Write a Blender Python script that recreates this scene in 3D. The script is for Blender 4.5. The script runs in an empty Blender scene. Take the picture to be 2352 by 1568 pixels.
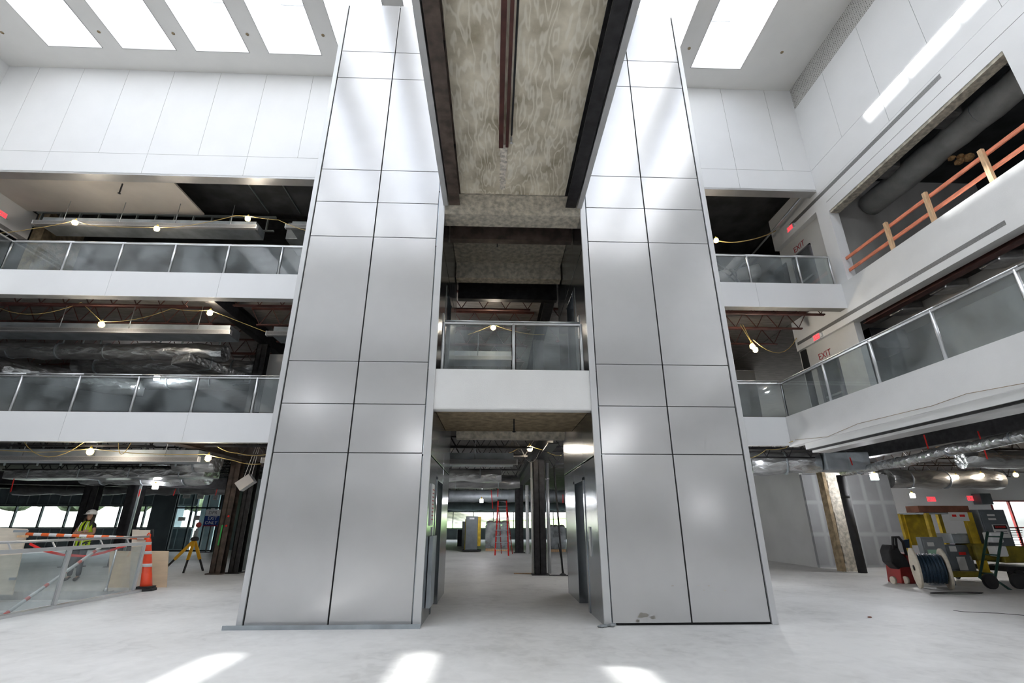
import bpy, bmesh, math, random
from mathutils import Vector, Matrix
random.seed(7)
PI = math.pi
SC = bpy.context.scene
COL = SC.collection

# ---------------------------------------------------------------- camera, world, sun, exposure
W, HH = 2352, 1568
FPX = 1105.5
CAMZ = 1.518
PITCH, YAW = math.radians(20.625), math.radians(-2.147)
cam_d = bpy.data.cameras.new('camera'); cam = bpy.data.objects.new('camera', cam_d); COL.objects.link(cam)
cam.location = (0, 0, CAMZ)
cam.rotation_euler = (PI/2 + PITCH, 0, YAW)
cam_d.sensor_width = 36; cam_d.lens = FPX/W*36; cam_d.clip_start = .05; cam_d.clip_end = 600
SC.camera = cam

SUN = Vector((0.615, -0.262, -1.0)).normalized()
wd = bpy.data.worlds.new('world'); SC.world = wd; wd.use_nodes = True
wn = wd.node_tree; bg = wn.nodes['Background']
sky = wn.nodes.new('ShaderNodeTexSky'); sky.sky_type = 'NISHITA'; sky.sun_disc = False
sky.sun_elevation = math.asin(-SUN.z); sky.sun_rotation = math.atan2(-SUN.x, -SUN.y)
sky.air_density = 1.0; sky.dust_density = 2.5; sky.ozone_density = 1.0
hs = wn.nodes.new('ShaderNodeHueSaturation'); hs.inputs['Saturation'].default_value = .25
wn.links.new(sky.outputs[0], hs.inputs['Color']); wn.links.new(hs.outputs[0], bg.inputs[0])
bg.inputs[1].default_value = .85
sl = bpy.data.lights.new('sun', 'SUN'); sl.energy = 9; sl.angle = math.radians(1.1); sl.color = (1, .97, .92)
so = bpy.data.objects.new('sun', sl); COL.objects.link(so); so.rotation_euler = SUN.to_track_quat('-Z', 'Y').to_euler()
so.location = (-20, 10, 40)
SC.view_settings.view_transform = 'Standard'; SC.view_settings.look = 'None'
SC.view_settings.gamma = 1; SC.view_settings.use_curve_mapping = False
SC.view_settings.exposure = 0.48
cy = SC.cycles
cy.max_bounces = 9; cy.diffuse_bounces = 6; cy.glossy_bounces = 4; cy.transmission_bounces = 4; cy.transparent_max_bounces = 14
cy.caustics_reflective = False; cy.caustics_refractive = False; cy.sample_clamp_indirect = 8; cy.use_denoising = True
cy.use_adaptive_sampling = True; cy.adaptive_threshold = .025

# pixel -> point on a plane (surveying aid: every thing gets its own real distance)
_R = Vector((math.cos(YAW), math.sin(YAW), 0)); _F = Vector((-math.sin(YAW)*math.cos(PITCH), math.cos(YAW)*math.cos(PITCH), math.sin(PITCH)))
_U = _R.cross(_F)
def _ray(x, y): return _R*((x-1176)/FPX) - _U*((y-784)/FPX) + _F
CAM = Vector((0, 0, CAMZ))
def aY(x, y, v): r = _ray(x, y); return CAM + r*(v/r.y)
def aX(x, y, v): r = _ray(x, y); return CAM + r*(v/r.x)
def aZ(x, y, v=0.0): r = _ray(x, y); return CAM + r*((v-CAMZ)/r.z)

# skylight layout (shared by portals and ceiling)
SKX = [-14.72 + 2.366*k for k in range(10)]
SKW, SKY0, SKY1, CEIL, WELLTOP = 1.72, -7.0, 11.88, 16.1, 18.4
for i, x in enumerate(SKX):
    l = bpy.data.lights.new('sky_portal', 'AREA'); l.shape = 'RECTANGLE'; l.size = SKW; l.size_y = SKY1-SKY0
    l.cycles.is_portal = True
    o = bpy.data.objects.new('sky_portal', l); COL.objects.link(o); o.location = (x+SKW/2, (SKY0+SKY1)/2, WELLTOP+.1)

# ---------------------------------------------------------------- materials
def _mat(name):
    m = bpy.data.materials.new(name); m.use_nodes = True
    nt = m.node_tree; b = nt.nodes['Principled BSDF']; return m, nt, b
def _coord(nt, scale=(1, 1, 1)):
    t = nt.nodes.new('ShaderNodeTexCoord'); mp = nt.nodes.new('ShaderNodeMapping')
    mp.inputs['Scale'].default_value = scale; nt.links.new(t.outputs['Object'], mp.inputs[0]); return mp.outputs[0]
def pm(name, col, rough=.5, metal=0, var=.06, nscale=3., bump=0., bscale=30., stretch=(1, 1, 1), spec=None, detail=4, lo=.35, hi=.65):
    """procedural paint / metal: base colour varied by noise, optional bump"""
    m, nt, b = _mat(name)
    c = _coord(nt, stretch)
    n = nt.nodes.new('ShaderNodeTexNoise'); n.inputs['Scale'].default_value = nscale; n.inputs['Detail'].default_value = detail
    nt.links.new(c, n.inputs['Vector'])
    r = nt.nodes.new('ShaderNodeValToRGB'); e = r.color_ramp.elements
    e[0].position = lo; e[1].position = hi
    e[0].color = tuple(max(0, k*(1-var)) for k in col)+(1,); e[1].color = tuple(min(1, k*(1+var)) for k in col)+(1,)
    nt.links.new(n.outputs[0], r.inputs[0]); nt.links.new(r.outputs[0], b.inputs['Base Color'])
    b.inputs['Roughness'].default_value = rough; b.inputs['Metallic'].default_value = metal
    if spec is not None: b.inputs['Specular IOR Level'].default_value = spec
    if bump:
        n2 = nt.nodes.new('ShaderNodeTexNoise'); n2.inputs['Scale'].default_value = bscale; n2.inputs['Detail'].default_value = 5
        nt.links.new(c, n2.inputs['Vector'])
        bp = nt.nodes.new('ShaderNodeBump'); bp.inputs['Strength'].default_value = bump; bp.inputs['Distance'].default_value = .02
        nt.links.new(n2.outputs[0], bp.inputs['Height']); nt.links.new(bp.outputs[0], b.inputs['Normal'])
    return m
def emit(name, col, s):
    m, nt, b = _mat(name); b.inputs['Base Color'].default_value = (*col, 1)
    b.inputs['Emission Color'].default_value = (*col, 1); b.inputs['Emission Strength'].default_value = s; return m
def glass_mat(name, tint=(.86, .9, .9), dust=.11, refl=1.6, dustcol=(.7, .75, .77)):
    m, nt, b = _mat(name); nt.nodes.remove(b)
    out = nt.nodes['Material Output']
    tr = nt.nodes.new('ShaderNodeBsdfTransparent'); tr.inputs[0].default_value = (*tint, 1)
    gl = nt.nodes.new('ShaderNodeBsdfGlossy'); gl.inputs['Roughness'].default_value = .03
    df = nt.nodes.new('ShaderNodeBsdfDiffuse'); df.inputs[0].default_value = (*dustcol, 1)
    fr = nt.nodes.new('ShaderNodeFresnel'); fr.inputs[0].default_value = 1.5
    mu = nt.nodes.new('ShaderNodeMath'); mu.operation = 'MULTIPLY'; mu.inputs[1].default_value = refl
    ge = nt.nodes.new('ShaderNodeNewGeometry'); iv = nt.nodes.new('ShaderNodeMath'); iv.operation = 'SUBTRACT'; iv.inputs[0].default_value = 1; nt.links.new(ge.outputs['Backfacing'], iv.inputs[1])
    m0 = nt.nodes.new('ShaderNodeMath'); m0.operation = 'MULTIPLY'; nt.links.new(fr.outputs[0], m0.inputs[0]); nt.links.new(iv.outputs[0], m0.inputs[1]); nt.links.new(m0.outputs[0], mu.inputs[0])
    m1 = nt.nodes.new('ShaderNodeMixShader'); m2 = nt.nodes.new('ShaderNodeMixShader')
    n = nt.nodes.new('ShaderNodeTexNoise'); n.inputs['Scale'].default_value = 1.6; n.inputs['Detail'].default_value = 6
    nt.links.new(_coord(nt), n.inputs['Vector'])
    mr = nt.nodes.new('ShaderNodeMapRange'); mr.inputs[1].default_value = .35; mr.inputs[2].default_value = .7
    mr.inputs[3].default_value = dust*.4; mr.inputs[4].default_value = dust*1.7
    nt.links.new(n.outputs[0], mr.inputs[0]); nt.links.new(mr.outputs[0], m1.inputs[0])
    nt.links.new(tr.outputs[0], m1.inputs[1]); nt.links.new(df.outputs[0], m1.inputs[2])
    nt.links.new(mu.outputs[0], m2.inputs[0]); nt.links.new(m1.outputs[0], m2.inputs[1]); nt.links.new(gl.outputs[0], m2.inputs[2])
    nt.links.new(m2.outputs[0], out.inputs[0]); return m
M = {}
M['white'] = pm('white_paint', (.86, .865, .87), .55, var=.012, nscale=1.2)
M['white2'] = pm('white_plaster', (.84, .84, .83), .6, var=.02, nscale=2, bump=.15, bscale=60)
M['ceil'] = pm('ceiling_paint', (.80, .79, .765), .7, var=.015, nscale=1.5)
M['well'] = pm('skylight_well_paint', (.9, .9, .9), .6, var=.01)
M['soffit'] = pm('beige_drywall', (.66, .62, .57), .75, var=.05, nscale=1.1)
M['joint'] = pm('joint_grey', (.32, .32, .31), .8, var=.1)  # grey backing behind the panel joints, also used for thin trims
M['black'] = pm('black_core', (.012, .012, .013), .7, var=.3)
M['trimgrey'] = pm('grey_trim_metal', (.55, .55, .55), .45, .6, var=.05)
M['slot'] = pm('diffuser_grey', (.27, .27, .27), .5, .5, var=.2, nscale=60)
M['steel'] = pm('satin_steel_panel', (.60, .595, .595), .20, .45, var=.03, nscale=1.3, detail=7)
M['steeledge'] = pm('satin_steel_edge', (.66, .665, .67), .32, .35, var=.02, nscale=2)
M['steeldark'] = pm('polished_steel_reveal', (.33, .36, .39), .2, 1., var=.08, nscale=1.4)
M['door_steel'] = pm('brushed_door_steel', (.30, .29, .28), .3, 1., var=.15, nscale=2, stretch=(1, 1, 12))
M['alu'] = pm('rail_aluminium', (.66, .67, .68), .35, .75, var=.04)
M['galv'] = pm('galvanised_sheet', (.40, .44, .47), .5, .5, var=.16, nscale=2.5)
M['galvl'] = pm('light_fixture_metal', (.46, .46, .47), .5, .3, var=.08, nscale=2)
M['conduit'] = pm('conduit_steel', (.45, .47, .48), .35, .8, var=.1)
M['darksteel'] = pm('dark_structural_steel', (.022, .021, .023), .5, .3, var=.45, nscale=6, bump=.1)
M['brownsteel'] = pm('brown_primed_steel', (.085, .062, .05), .55, .2, var=.4, nscale=5)
M['redsteel'] = pm('red_primed_steel', (.085, .030, .024), .6, .1, var=.3, nscale=4)
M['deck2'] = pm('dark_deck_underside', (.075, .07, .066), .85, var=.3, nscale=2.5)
M['ductwrap'] = pm('duct_wrap', (.42, .43, .42), .6, var=.12, nscale=3, bump=.3, bscale=8)
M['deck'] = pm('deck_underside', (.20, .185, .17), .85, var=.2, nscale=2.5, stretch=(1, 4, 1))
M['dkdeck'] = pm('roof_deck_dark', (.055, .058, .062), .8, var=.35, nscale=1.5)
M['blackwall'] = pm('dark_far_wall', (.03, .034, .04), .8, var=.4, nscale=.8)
M['fire'] = pm('sprayed_fireproofing', (.52, .48, .40), .95, var=.3, nscale=9, bump=.8, bscale=26)
M['fireb'] = pm('tan_fireproofed_beam', (.30, .23, .14), .95, var=.3, nscale=6, bump=.6, bscale=22)
M['plastpatch'] = pm('plaster_residue', (.62, .57, .50), .9, var=.35, nscale=14, bump=.5)
M['lumber'] = pm('pine_lumber', (.68, .46, .27), .7, var=.18, nscale=5, stretch=(9, 9, 1))
M['orangewood'] = pm('orange_marked_lumber', (.80, .26, .15), .7, var=.2, nscale=4, stretch=(6, 1, 6))
M['ply'] = pm('plywood_sheet', (.66, .53, .38), .7, var=.07, nscale=2, stretch=(1, 1, 5))
M['boardw'] = pm('pale_board', (.70, .63, .52), .7, var=.07, nscale=3, stretch=(1, 1, 5))
M['hardboard'] = pm('brown_board', (.22, .085, .05), .7, var=.2, nscale=4)
M['orange'] = pm('safety_orange', (.85, .07, .018), .5, var=.08)
M['orangel'] = pm('barrier_orange', (.92, .16, .03), .5, var=.08)
M['refl'] = pm('reflective_white', (.85, .86, .87), .4, var=.03)
M['rubber'] = pm('black_rubber', (.02, .02, .021), .7, var=.3)
M['yellow'] = pm('yellow_enamel', (.52, .36, .02), .5, var=.25, nscale=5)
M['olive'] = pm('dark_yellow_enamel', (.25, .20, .02), .55, var=.3, nscale=4)
M['cord'] = pm('yellow_cord', (.62, .45, .16), .6, var=.2)
M['blackcord'] = pm('black_cable', (.03, .03, .03), .6, var=.2)
M['bluecord'] = pm('blue_black_cable', (.02, .05, .085), .45, var=.7, nscale=30, stretch=(12, 1, 1))
M['greybox'] = pm('grey_steel_cabinet', (.15, .17, .185), .5, .3, var=.12)
M['greyboxl'] = pm('light_grey_cabinet', (.26, .28, .29), .5, .3, var=.12)
M['redpaint'] = pm('red_paint', (.30, .018, .015), .45, var=.25)
M['redlabel'] = pm('red_lettering', (.35, .02, .03), .6, var=.1)
M['blue'] = pm('blue_sign', (.012, .045, .25), .45, var=.05)
M['tripyel'] = pm('tripod_yellow', (.80, .42, .01), .5, var=.1)
M['green'] = pm('green_note', (.38, .62, .47), .7, var=.05)
M['dgreen'] = pm('dark_green_paint', (.02, .07, .055), .5, var=.3)
M['paper'] = pm('white_paper', (.75, .75, .73), .8, var=.04)
M['inkgrey'] = pm('grey_ink', (.25, .25, .27), .8, var=.1)
M['greywall'] = pm('grey_primed_wall', (.52, .52, .51), .8, var=.16, nscale=.9, stretch=(1, 1, .35))
M['exitwall'] = pm('pale_wall', (.62, .62, .61), .7, var=.06, nscale=.8)
M['greydoor'] = pm('grey_door_paint', (.10, .11, .12), .45, var=.2, nscale=1.3)
M['doorframe'] = pm('grey_frame_paint', (.16, .16, .18), .45, var=.1)
M['mullion'] = pm('dark_window_frame', (.012, .02, .024), .4, .4, var=.2)
M['stud'] = pm('galvanised_stud', (.34, .39, .40), .4, .7, var=.1)
M['sheath'] = pm('grey_sheathing', (.09, .115, .125), .8, var=.15, nscale=1.2)
M['sheathl'] = pm('pale_grey_board', (.33, .40, .42), .8, var=.1)
M['skin'] = pm('skin', (.50, .29, .21), .55, var=.04)
M['hair'] = pm('dark_brown_hair', (.020, .012, .010), .5, var=.3, nscale=20, stretch=(6, 6, 1))
M['lime'] = pm('hi_vis_lime', (.50, .74, .03), .6, var=.05)
M['shirt'] = pm('black_shirt', (.014, .014, .016), .8, var=.2)
M['jeans'] = pm('dark_trousers', (.035, .045, .06), .8, var=.2)
M['lip'] = pm('lips', (.42, .13, .11), .5, var=.03)
M['forecourt'] = pm('pale_forecourt', (.34, .35, .36), .9, var=.35, nscale=.15)
M['verge'] = pm('pale_dry_verge', (.30, .34, .26), .9, var=.3, nscale=.3)
M['grass'] = pm('mown_grass', (.38, .60, .22), .9, var=.3, nscale=.4)
M['paving'] = pm('pale_pavement', (.62, .62, .62), .9, var=.1, nscale=.2)
M['rocks'] = pm('far_rubble', (.60, .52, .49), .9, var=.5, nscale=.6)
M['tree'] = pm('far_foliage', (.40, .52, .30), .9, var=.5, nscale=1.2)
M['plastic'] = pm('plastic_wrapped_sacks', (.40, .37, .37), .3, 0, var=.35, nscale=6, bump=.7, bscale=14)
M['insul'] = pm('torn_insulation', (.50, .30, .14), .95, var=.4, nscale=14, bump=.8)
M['redtape'] = pm('red_hanging_tape', (.80, .02, .015), .6, var=.1)
M['exitred'] = emit('exit_sign_red', (1., .06, .08), .9)
M['bulb'] = emit('lit_bulb', (1., .88, .72), 210)
M['led'] = emit('lit_led', (.95, .96, 1.), 210)
M['cage'] = pm('yellow_cage_plastic', (.70, .50, .10), .5, var=.1)
M['glass'] = glass_mat('railing_glass')
M['winglass'] = glass_mat('window_glass', (.93, .96, .96), .03)
M['skyglass'] = glass_mat('skylight_glass', (.96, .98, 1.), .015, .6)
M['film'] = glass_mat('plastic_film', (.7, .72, .74), .35, .9)
# crinkled foil
def foil(name, col, rough=.22, sc=7.):
    m, nt, b = _mat(name); b.inputs['Metallic'].default_value = .78; b.inputs['Roughness'].default_value = rough
    c = _coord(nt, (.35, 1, 1))
    v = nt.nodes.new('ShaderNodeTexVoronoi'); v.inputs['Scale'].default_value = sc; v.feature = 'F1'
    n = nt.nodes.new('ShaderNodeTexNoise'); n.inputs['Scale'].default_value = sc*.6; n.inputs['Detail'].default_value = 6; n.inputs['Distortion'].default_value = 1.5
    nt.links.new(c, v.inputs['Vector']); nt.links.new(c, n.inputs['Vector'])
    ad = nt.nodes.new('ShaderNodeMath'); ad.operation = 'ADD'; nt.links.new(v.outputs[0], ad.inputs[0]); nt.links.new(n.outputs[0], ad.inputs[1])
    bp = nt.nodes.new('ShaderNodeBump'); bp.inputs['Strength'].default_value = 1; bp.inputs['Distance'].default_value = .035
    nt.links.new(ad.outputs[0], bp.inputs['Height']); nt.links.new(bp.outputs[0], b.inputs['Normal'])
    r = nt.nodes.new('ShaderNodeValToRGB'); e = r.color_ramp.elements; e[0].position = .4; e[1].position = .6
    e[0].color = tuple(k*.7 for k in col)+(1,); e[1].color = (*col, 1)
    nt.links.new(n.outputs[0], r.inputs[0]); nt.links.new(r.outputs[0], b.inputs['Base Color']); return m
M['foil'] = foil('duct_foil', (.74, .76, .77), .27)
M['foild'] = foil('aged_duct_foil', (.36, .36, .36), .3, 5)
# concrete floor: pale, with trowel blotches, scuffs and light dust
def floor_mat():
    m, nt, b = _mat('concrete_floor'); c = _coord(nt)
    n1 = nt.nodes.new('ShaderNodeTexNoise'); n1.inputs['Scale'].default_value = .55; n1.inputs['Detail'].default_value = 9; n1.inputs['Roughness'].default_value = .62
    n2 = nt.nodes.new('ShaderNodeTexNoise'); n2.inputs['Scale'].default_value = 5; n2.inputs['Detail'].default_value = 8; n2.inputs['Distortion'].default_value = .8
    nt.links.new(c, n1.inputs['Vector']); nt.links.new(c, n2.inputs['Vector'])
    mx = nt.nodes.new('ShaderNodeMath'); mx.operation = 'MULTIPLY_ADD'; mx.inputs[1].default_value = .45
    nt.links.new(n2.outputs[0], mx.inputs[0]); nt.links.new(n1.outputs[0], mx.inputs[2])
    r = nt.nodes.new('ShaderNodeValToRGB'); e = r.color_ramp.elements
    e[0].position = .52; e[0].color = (.56, .555, .54, 1); e[1].position = .86; e[1].color = (.75, .745, .73, 1)
    e2 = r.color_ramp.elements.new(.66); e2.color = (.67, .665, .65, 1)
    nt.links.new(mx.outputs[0], r.inputs[0]); nt.links.new(r.outputs[0], b.inputs['Base Color'])
    b.inputs['Roughness'].default_value = .55
    bp = nt.nodes.new('ShaderNodeBump'); bp.inputs['Strength'].default_value = .15; nt.links.new(n2.outputs[0], bp.inputs['Height'])
    nt.links.new(bp.outputs[0], b.inputs['Normal']); return m
M['floor'] = floor_mat()
# weathered plywood-form concrete soffit with cathedral grain
def soffit_mat():
    m, nt, b = _mat('form_board_concrete'); c = _coord(nt, (1.6, .42, 1))
    n0 = nt.nodes.new('ShaderNodeTexNoise'); n0.inputs['Scale'].default_value = 1.5; n0.inputs['Detail'].default_value = 3
    nt.links.new(c, n0.inputs['Vector'])
    w = nt.nodes.new('ShaderNodeMath'); w.operation = 'MULTIPLY'; w.inputs[1].default_value = 75.; nt.links.new(n0.outputs[0], w.inputs[0])
    s = nt.nodes.new('ShaderNodeMath'); s.operation = 'SINE'; nt.links.new(w.outputs[0], s.inputs[0])
    n1 = nt.nodes.new('ShaderNodeTexNoise'); n1.inputs['Scale'].default_value = 2.2; n1.inputs['Detail'].default_value = 8; nt.links.new(_coord(nt), n1.inputs['Vector'])
    r = nt.nodes.new('ShaderNodeValToRGB'); e = r.color_ramp.elements
    e[0].position = .3; e[0].color = (.36, .31, .22, 1); e[1].position = .68; e[1].color = (.80, .73, .59, 1)
    nt.links.new(n1.outputs[0], r.inputs[0])
    mr = nt.nodes.new('ShaderNodeMapRange'); mr.inputs[1].default_value = .2; mr.inputs[2].default_value = 1.; mr.inputs[3].default_value = 0; mr.inputs[4].default_value = .5
    nt.links.new(s.outputs[0], mr.inputs[0])
    mx = nt.nodes.new('ShaderNodeMix'); mx.data_type = 'RGBA'; nt.links.new(mr.outputs[0], mx.inputs[0]); nt.links.new(r.outputs[0], mx.inputs[6]); mx.inputs[7].default_value = (.92, .88, .78, 1)
    nt.links.new(mx.outputs[2], b.inputs['Base Color']); b.inputs['Roughness'].default_value = .85; return m
M['formconc'] = soffit_mat()
# perforated acoustic band
def perf_mat():
    m, nt, b = _mat('perforated_acoustic_panel'); c = _coord(nt, (14, 14, 14))
    v = nt.nodes.new('ShaderNodeTexVoronoi'); v.inputs['Scale'].default_value = 1.; v.inputs['Randomness'].default_value = .15; nt.links.new(c, v.inputs['Vector'])
    r = nt.nodes.new('ShaderNodeValToRGB'); e = r.color_ramp.elements; e[0].position = .2; e[0].color = (.12, .12, .11, 1); e[1].position = .36; e[1].color = (.58, .57, .55, 1)
    nt.links.new(v.outputs[0], r.inputs[0]); nt.links.new(r.outputs[0], b.inputs['Base Color']); b.inputs['Roughness'].default_value = .7; return m
M['perf'] = perf_mat()
def stripes(name, a, bcol, period, axis=0, frac=.5):
    m, nt, b = _mat(name); t = nt.nodes.new('ShaderNodeTexCoord'); sx = nt.nodes.new('ShaderNodeSeparateXYZ'); nt.links.new(t.outputs['Object'], sx.inputs[0])
    d = nt.nodes.new('ShaderNodeMath'); d.operation = 'DIVIDE'; d.inputs[1].default_value = period; nt.links.new(sx.outputs[axis], d.inputs[0])
    f = nt.nodes.new('ShaderNodeMath'); f.operation = 'FRACT'; nt.links.new(d.outputs[0], f.inputs[0])
    g = nt.nodes.new('ShaderNodeMath'); g.operation = 'GREATER_THAN'; g.inputs[1].default_value = frac; nt.links.new(f.outputs[0], g.inputs[0])
    mx = nt.nodes.new('ShaderNodeMix'); mx.data_type = 'RGBA'; nt.links.new(g.outputs[0], mx.inputs[0]); mx.inputs[6].default_value = (*a, 1); mx.inputs[7].default_value = (*bcol, 1)
    nt.links.new(mx.outputs[2], b.inputs['Base Color']); b.inputs['Roughness'].default_value = .5; return m
M['striped'] = stripes('orange_white_stripes', (.92, .16, .03), (.82, .82, .82), .30, 0)
M['stripedr'] = stripes('red_white_stripes', (.80, .13, .10), (.80, .79, .77), .42, 0, .22)
# patched drywall: grey board with paler taped seams
def patched():
    m, nt, b = _mat('taped_drywall'); c = _coord(nt)
    br = nt.nodes.new('ShaderNodeTexBrick'); br.offset = 0; br.inputs['Scale'].default_value = 1.; br.inputs['Brick Width'].default_value = .62; br.inputs['Row Height'].default_value = 1.12
    br.inputs['Mortar Size'].default_value = .11; br.inputs['Mortar Smooth'].default_value = .8
    br.inputs['Color1'].default_value = (.20, .205, .21, 1); br.inputs['Color2'].default_value = (.25, .255, .26, 1); br.inputs['Mortar'].default_value = (.42, .43, .44, 1)
    sx = nt.nodes.new('ShaderNodeSeparateXYZ'); cx = nt.nodes.new('ShaderNodeCombineXYZ'); nt.links.new(c, sx.inputs[0])
    nt.links.new(sx.outputs[0], cx.inputs[0]); nt.links.new(sx.outputs[2], cx.inputs[1]); nt.links.new(cx.outputs[0], br.inputs['Vector'])
    n = nt.nodes.new('ShaderNodeTexNoise'); n.inputs['Scale'].default_value = 1.6; n.inputs['Detail'].default_value = 5; nt.links.new(c, n.inputs['Vector'])
    mx = nt.nodes.new('ShaderNodeMix'); mx.data_type = 'RGBA'; nt.links.new(n.outputs[0], mx.inputs[0]); nt.links.new(br.outputs[0], mx.inputs[6]); mx.inputs[7].default_value = (.36, .365, .37, 1)
    nt.links.new(mx.outputs[2], b.inputs['Base Color']); b.inputs['Roughness'].default_value = .8; return m
M['patched'] = patched()

# ---------------------------------------------------------------- mesh builder
class MB:
    def __init__(s): s.v = []; s.f = []; s.m = []; s.mi = 0; s.sm = []; s.smooth = False
    def add(s, vs, fs):
        o = len(s.v); s.v += [Vector(v) for v in vs]
        for f in fs: s.f.append([i+o for i in f]); s.m.append(s.mi); s.sm.append(s.smooth)
        return s
    def box(s, x0, x1, y0, y1, z0, z1):
        x0, x1 = sorted((x0, x1)); y0, y1 = sorted((y0, y1)); z0, z1 = sorted((z0, z1))
        v = [(x, y, z) for x in (x0, x1) for y in (y0, y1) for z in (z0, z1)]
        return s.add(v, [(0, 1, 3, 2), (4, 6, 7, 5), (0, 4, 5, 1), (2, 3, 7, 6), (0, 2, 6, 4), (1, 5, 7, 3)])
    def obox(s, c, ax, ay, az):
        c = Vector(c); ax, ay, az = Vector(ax), Vector(ay), Vector(az)
        v = [c+ax*i+ay*j+az*k for i in (-1, 1) for j in (-1, 1) for k in (-1, 1)]
        return s.add(v, [(0, 1, 3, 2), (4, 6, 7, 5), (0, 4, 5, 1), (2, 3, 7, 6), (0, 2, 6, 4), (1, 5, 7, 3)])
    def bar(s, p, q, w, h, up=(0, 0, 1)):
        p, q = Vector(p), Vector(q); d = q-p; dn = d.normalized(); u = Vector(up)
        if abs(dn.dot(u)) > .97: u = Vector((0, 1, 0))
        a = dn.cross(u).normalized(); b = a.cross(dn).normalized()
        return s.obox((p+q)/2, d/2, a*(w/2), b*(h/2))
    def tube(s, pts, r, n=8, caps=True):
        pts = [Vector(p) for p in pts]; rs = r if isinstance(r, (list, tuple)) else [r]*len(pts)
        base = len(s.v); old = s.smooth; s.smooth = True; prev = None; vs = []
        for i, p in enumerate(pts):
            d = (pts[min(i+1, len(pts)-1)]-pts[max(i-1, 0)]).normalized()
            if prev is None:
                u = Vector((0, 0, 1)) if abs(d.z) < .9 else Vector((1, 0, 0)); a = d.cross(u).normalized()
            else: a = (prev-d*prev.dot(d)).normalized()
            prev = a; b = d.cross(a)
            vs += [p+(a*math.cos(2*PI*k/n)+b*math.sin(2*PI*k/n))*rs[i] for k in range(n)]
        fs = [(i*n+k, i*n+(k+1) % n, (i+1)*n+(k+1) % n, (i+1)*n+k) for i in range(len(pts)-1) for k in range(n)]
        s.add(vs, fs); s.smooth = old
        if caps: s.f.append([base+k for k in range(n)][::-1]); s.f.append([base+(len(pts)-1)*n+k for k in range(n)]); s.m += [s.mi]*2; s.sm += [False]*2
        return s
    def lathe(s, c, prof, n=20, axis='z'):
        c = Vector(c); old = s.smooth; s.smooth = True; vs = []
        for r, h in prof:
            for k in range(n):
                t = 2*PI*k/n
                if axis == 'z': vs.append(c+Vector((r*math.cos(t), r*math.sin(t), h)))
                elif axis == 'x': vs.append(c+Vector((h, r*math.cos(t), r*math.sin(t))))
                else: vs.append(c+Vector((r*math.cos(t), h, r*math.sin(t))))
        m = len(prof); fs = [(i*n+k, i*n+(k+1) % n, (i+1)*n+(k+1) % n, (i+1)*n+k) for i in range(m-1) for k in range(n)]
        s.add(vs, fs); s.smooth = old
        b = len(s.v)-m*n; s.f.append([b+k for k in range(n)][::-1]); s.f.append([b+(m-1)*n+k for k in range(n)]); s.m += [s.mi]*2; s.sm += [False]*2
        return s
    def sphere(s, c, r, n=12, m=8, sc=(1, 1, 1)):
        prof = [(r*math.sin(PI*i/m)+1e-5, -r*math.cos(PI*i/m)) for i in range(m+1)]
        k0 = len(s.v); s.lathe((0, 0, 0), prof, n)
        for i in range(k0, len(s.v)): v = s.v[i]; s.v[i] = Vector((v.x*sc[0], v.y*sc[1], v.z*sc[2]))+Vector(c)
        return s
    def prism(s, pts, d):
        """polygon pts extruded by vector d"""
        n = len(pts); pts = [Vector(p) for p in pts]; d = Vector(d)
        return s.add(pts+[p+d for p in pts], [tuple(range(n))[::-1], tuple(range(n, 2*n))]+[(i, (i+1) % n, n+(i+1) % n, n+i) for i in range(n)])
    def build(s, name, mats, parent=None, bevel=0, loc=None):
        me = bpy.data.meshes.new(name); o = bpy.data.objects.new(name, me)
        off = Vector((0, 0, 0))
        if parent is not None:
            p = parent
            while p is not None: off += Vector(p.location); p = p.parent
        elif loc is not None: off = Vector(loc); o.location = off
        elif s.v:
            xs = [v.x for v in s.v]; ys = [v.y for v in s.v]; zs = [v.z for v in s.v]
            off = Vector(((min(xs)+max(xs))/2, (min(ys)+max(ys))/2, min(zs))); o.location = off
        me.from_pydata([tuple(v-off) for v in s.v], [], s.f)
        mats = mats if isinstance(mats, (list, tuple)) else [mats]
        for k in mats: me.materials.append(M[k] if isinstance(k, str) else k)
        for p, mi, sm in zip(me.polygons, s.m, s.sm): p.material_index = mi; p.use_smooth = sm
        bm = bmesh.new(); bm.from_mesh(me); bmesh.ops.recalc_face_normals(bm, faces=bm.faces); bm.to_mesh(me); bm.free()
        COL.objects.link(o)
        if parent is not None: o.parent = parent
        if bevel:
            md = o.modifiers.new('bevel', 'BEVEL'); md.width = bevel; md.segments = 2; md.limit_method = 'ANGLE'
        return o
def empty(name, loc, label=None, cat=None, group=None):
    o = bpy.data.objects.new(name, None); COL.objects.link(o); o.location = loc; o.empty_display_size = .1
    if label: o['label'] = label
    if cat: o['category'] = cat
    if group: o['group'] = group
    return o
def tag(o, label, cat, group=None, kind=None):
    o['label'] = label; o['category'] = cat
    if group: o['group'] = group
    if kind: o['kind'] = kind
    return o
def struct(mb, name, mat, bevel=0):
    o = mb.build(name, mat, bevel=bevel); o['kind'] = 'structure'; return o
def dup(root, loc, label=None, group=None, rotz=None):
    r = root.copy(); COL.objects.link(r); r.location = loc
    if rotz is not None: r.rotation_euler = (0, 0, rotz)
    if label: r['label'] = label
    if group: r['group'] = group
    for ch in list(root.children):
        c = ch.copy(); COL.objects.link(c); c.parent = r
        for g in list(ch.children):
            d = g.copy(); COL.objects.link(d); d.parent = c
    return r
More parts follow.
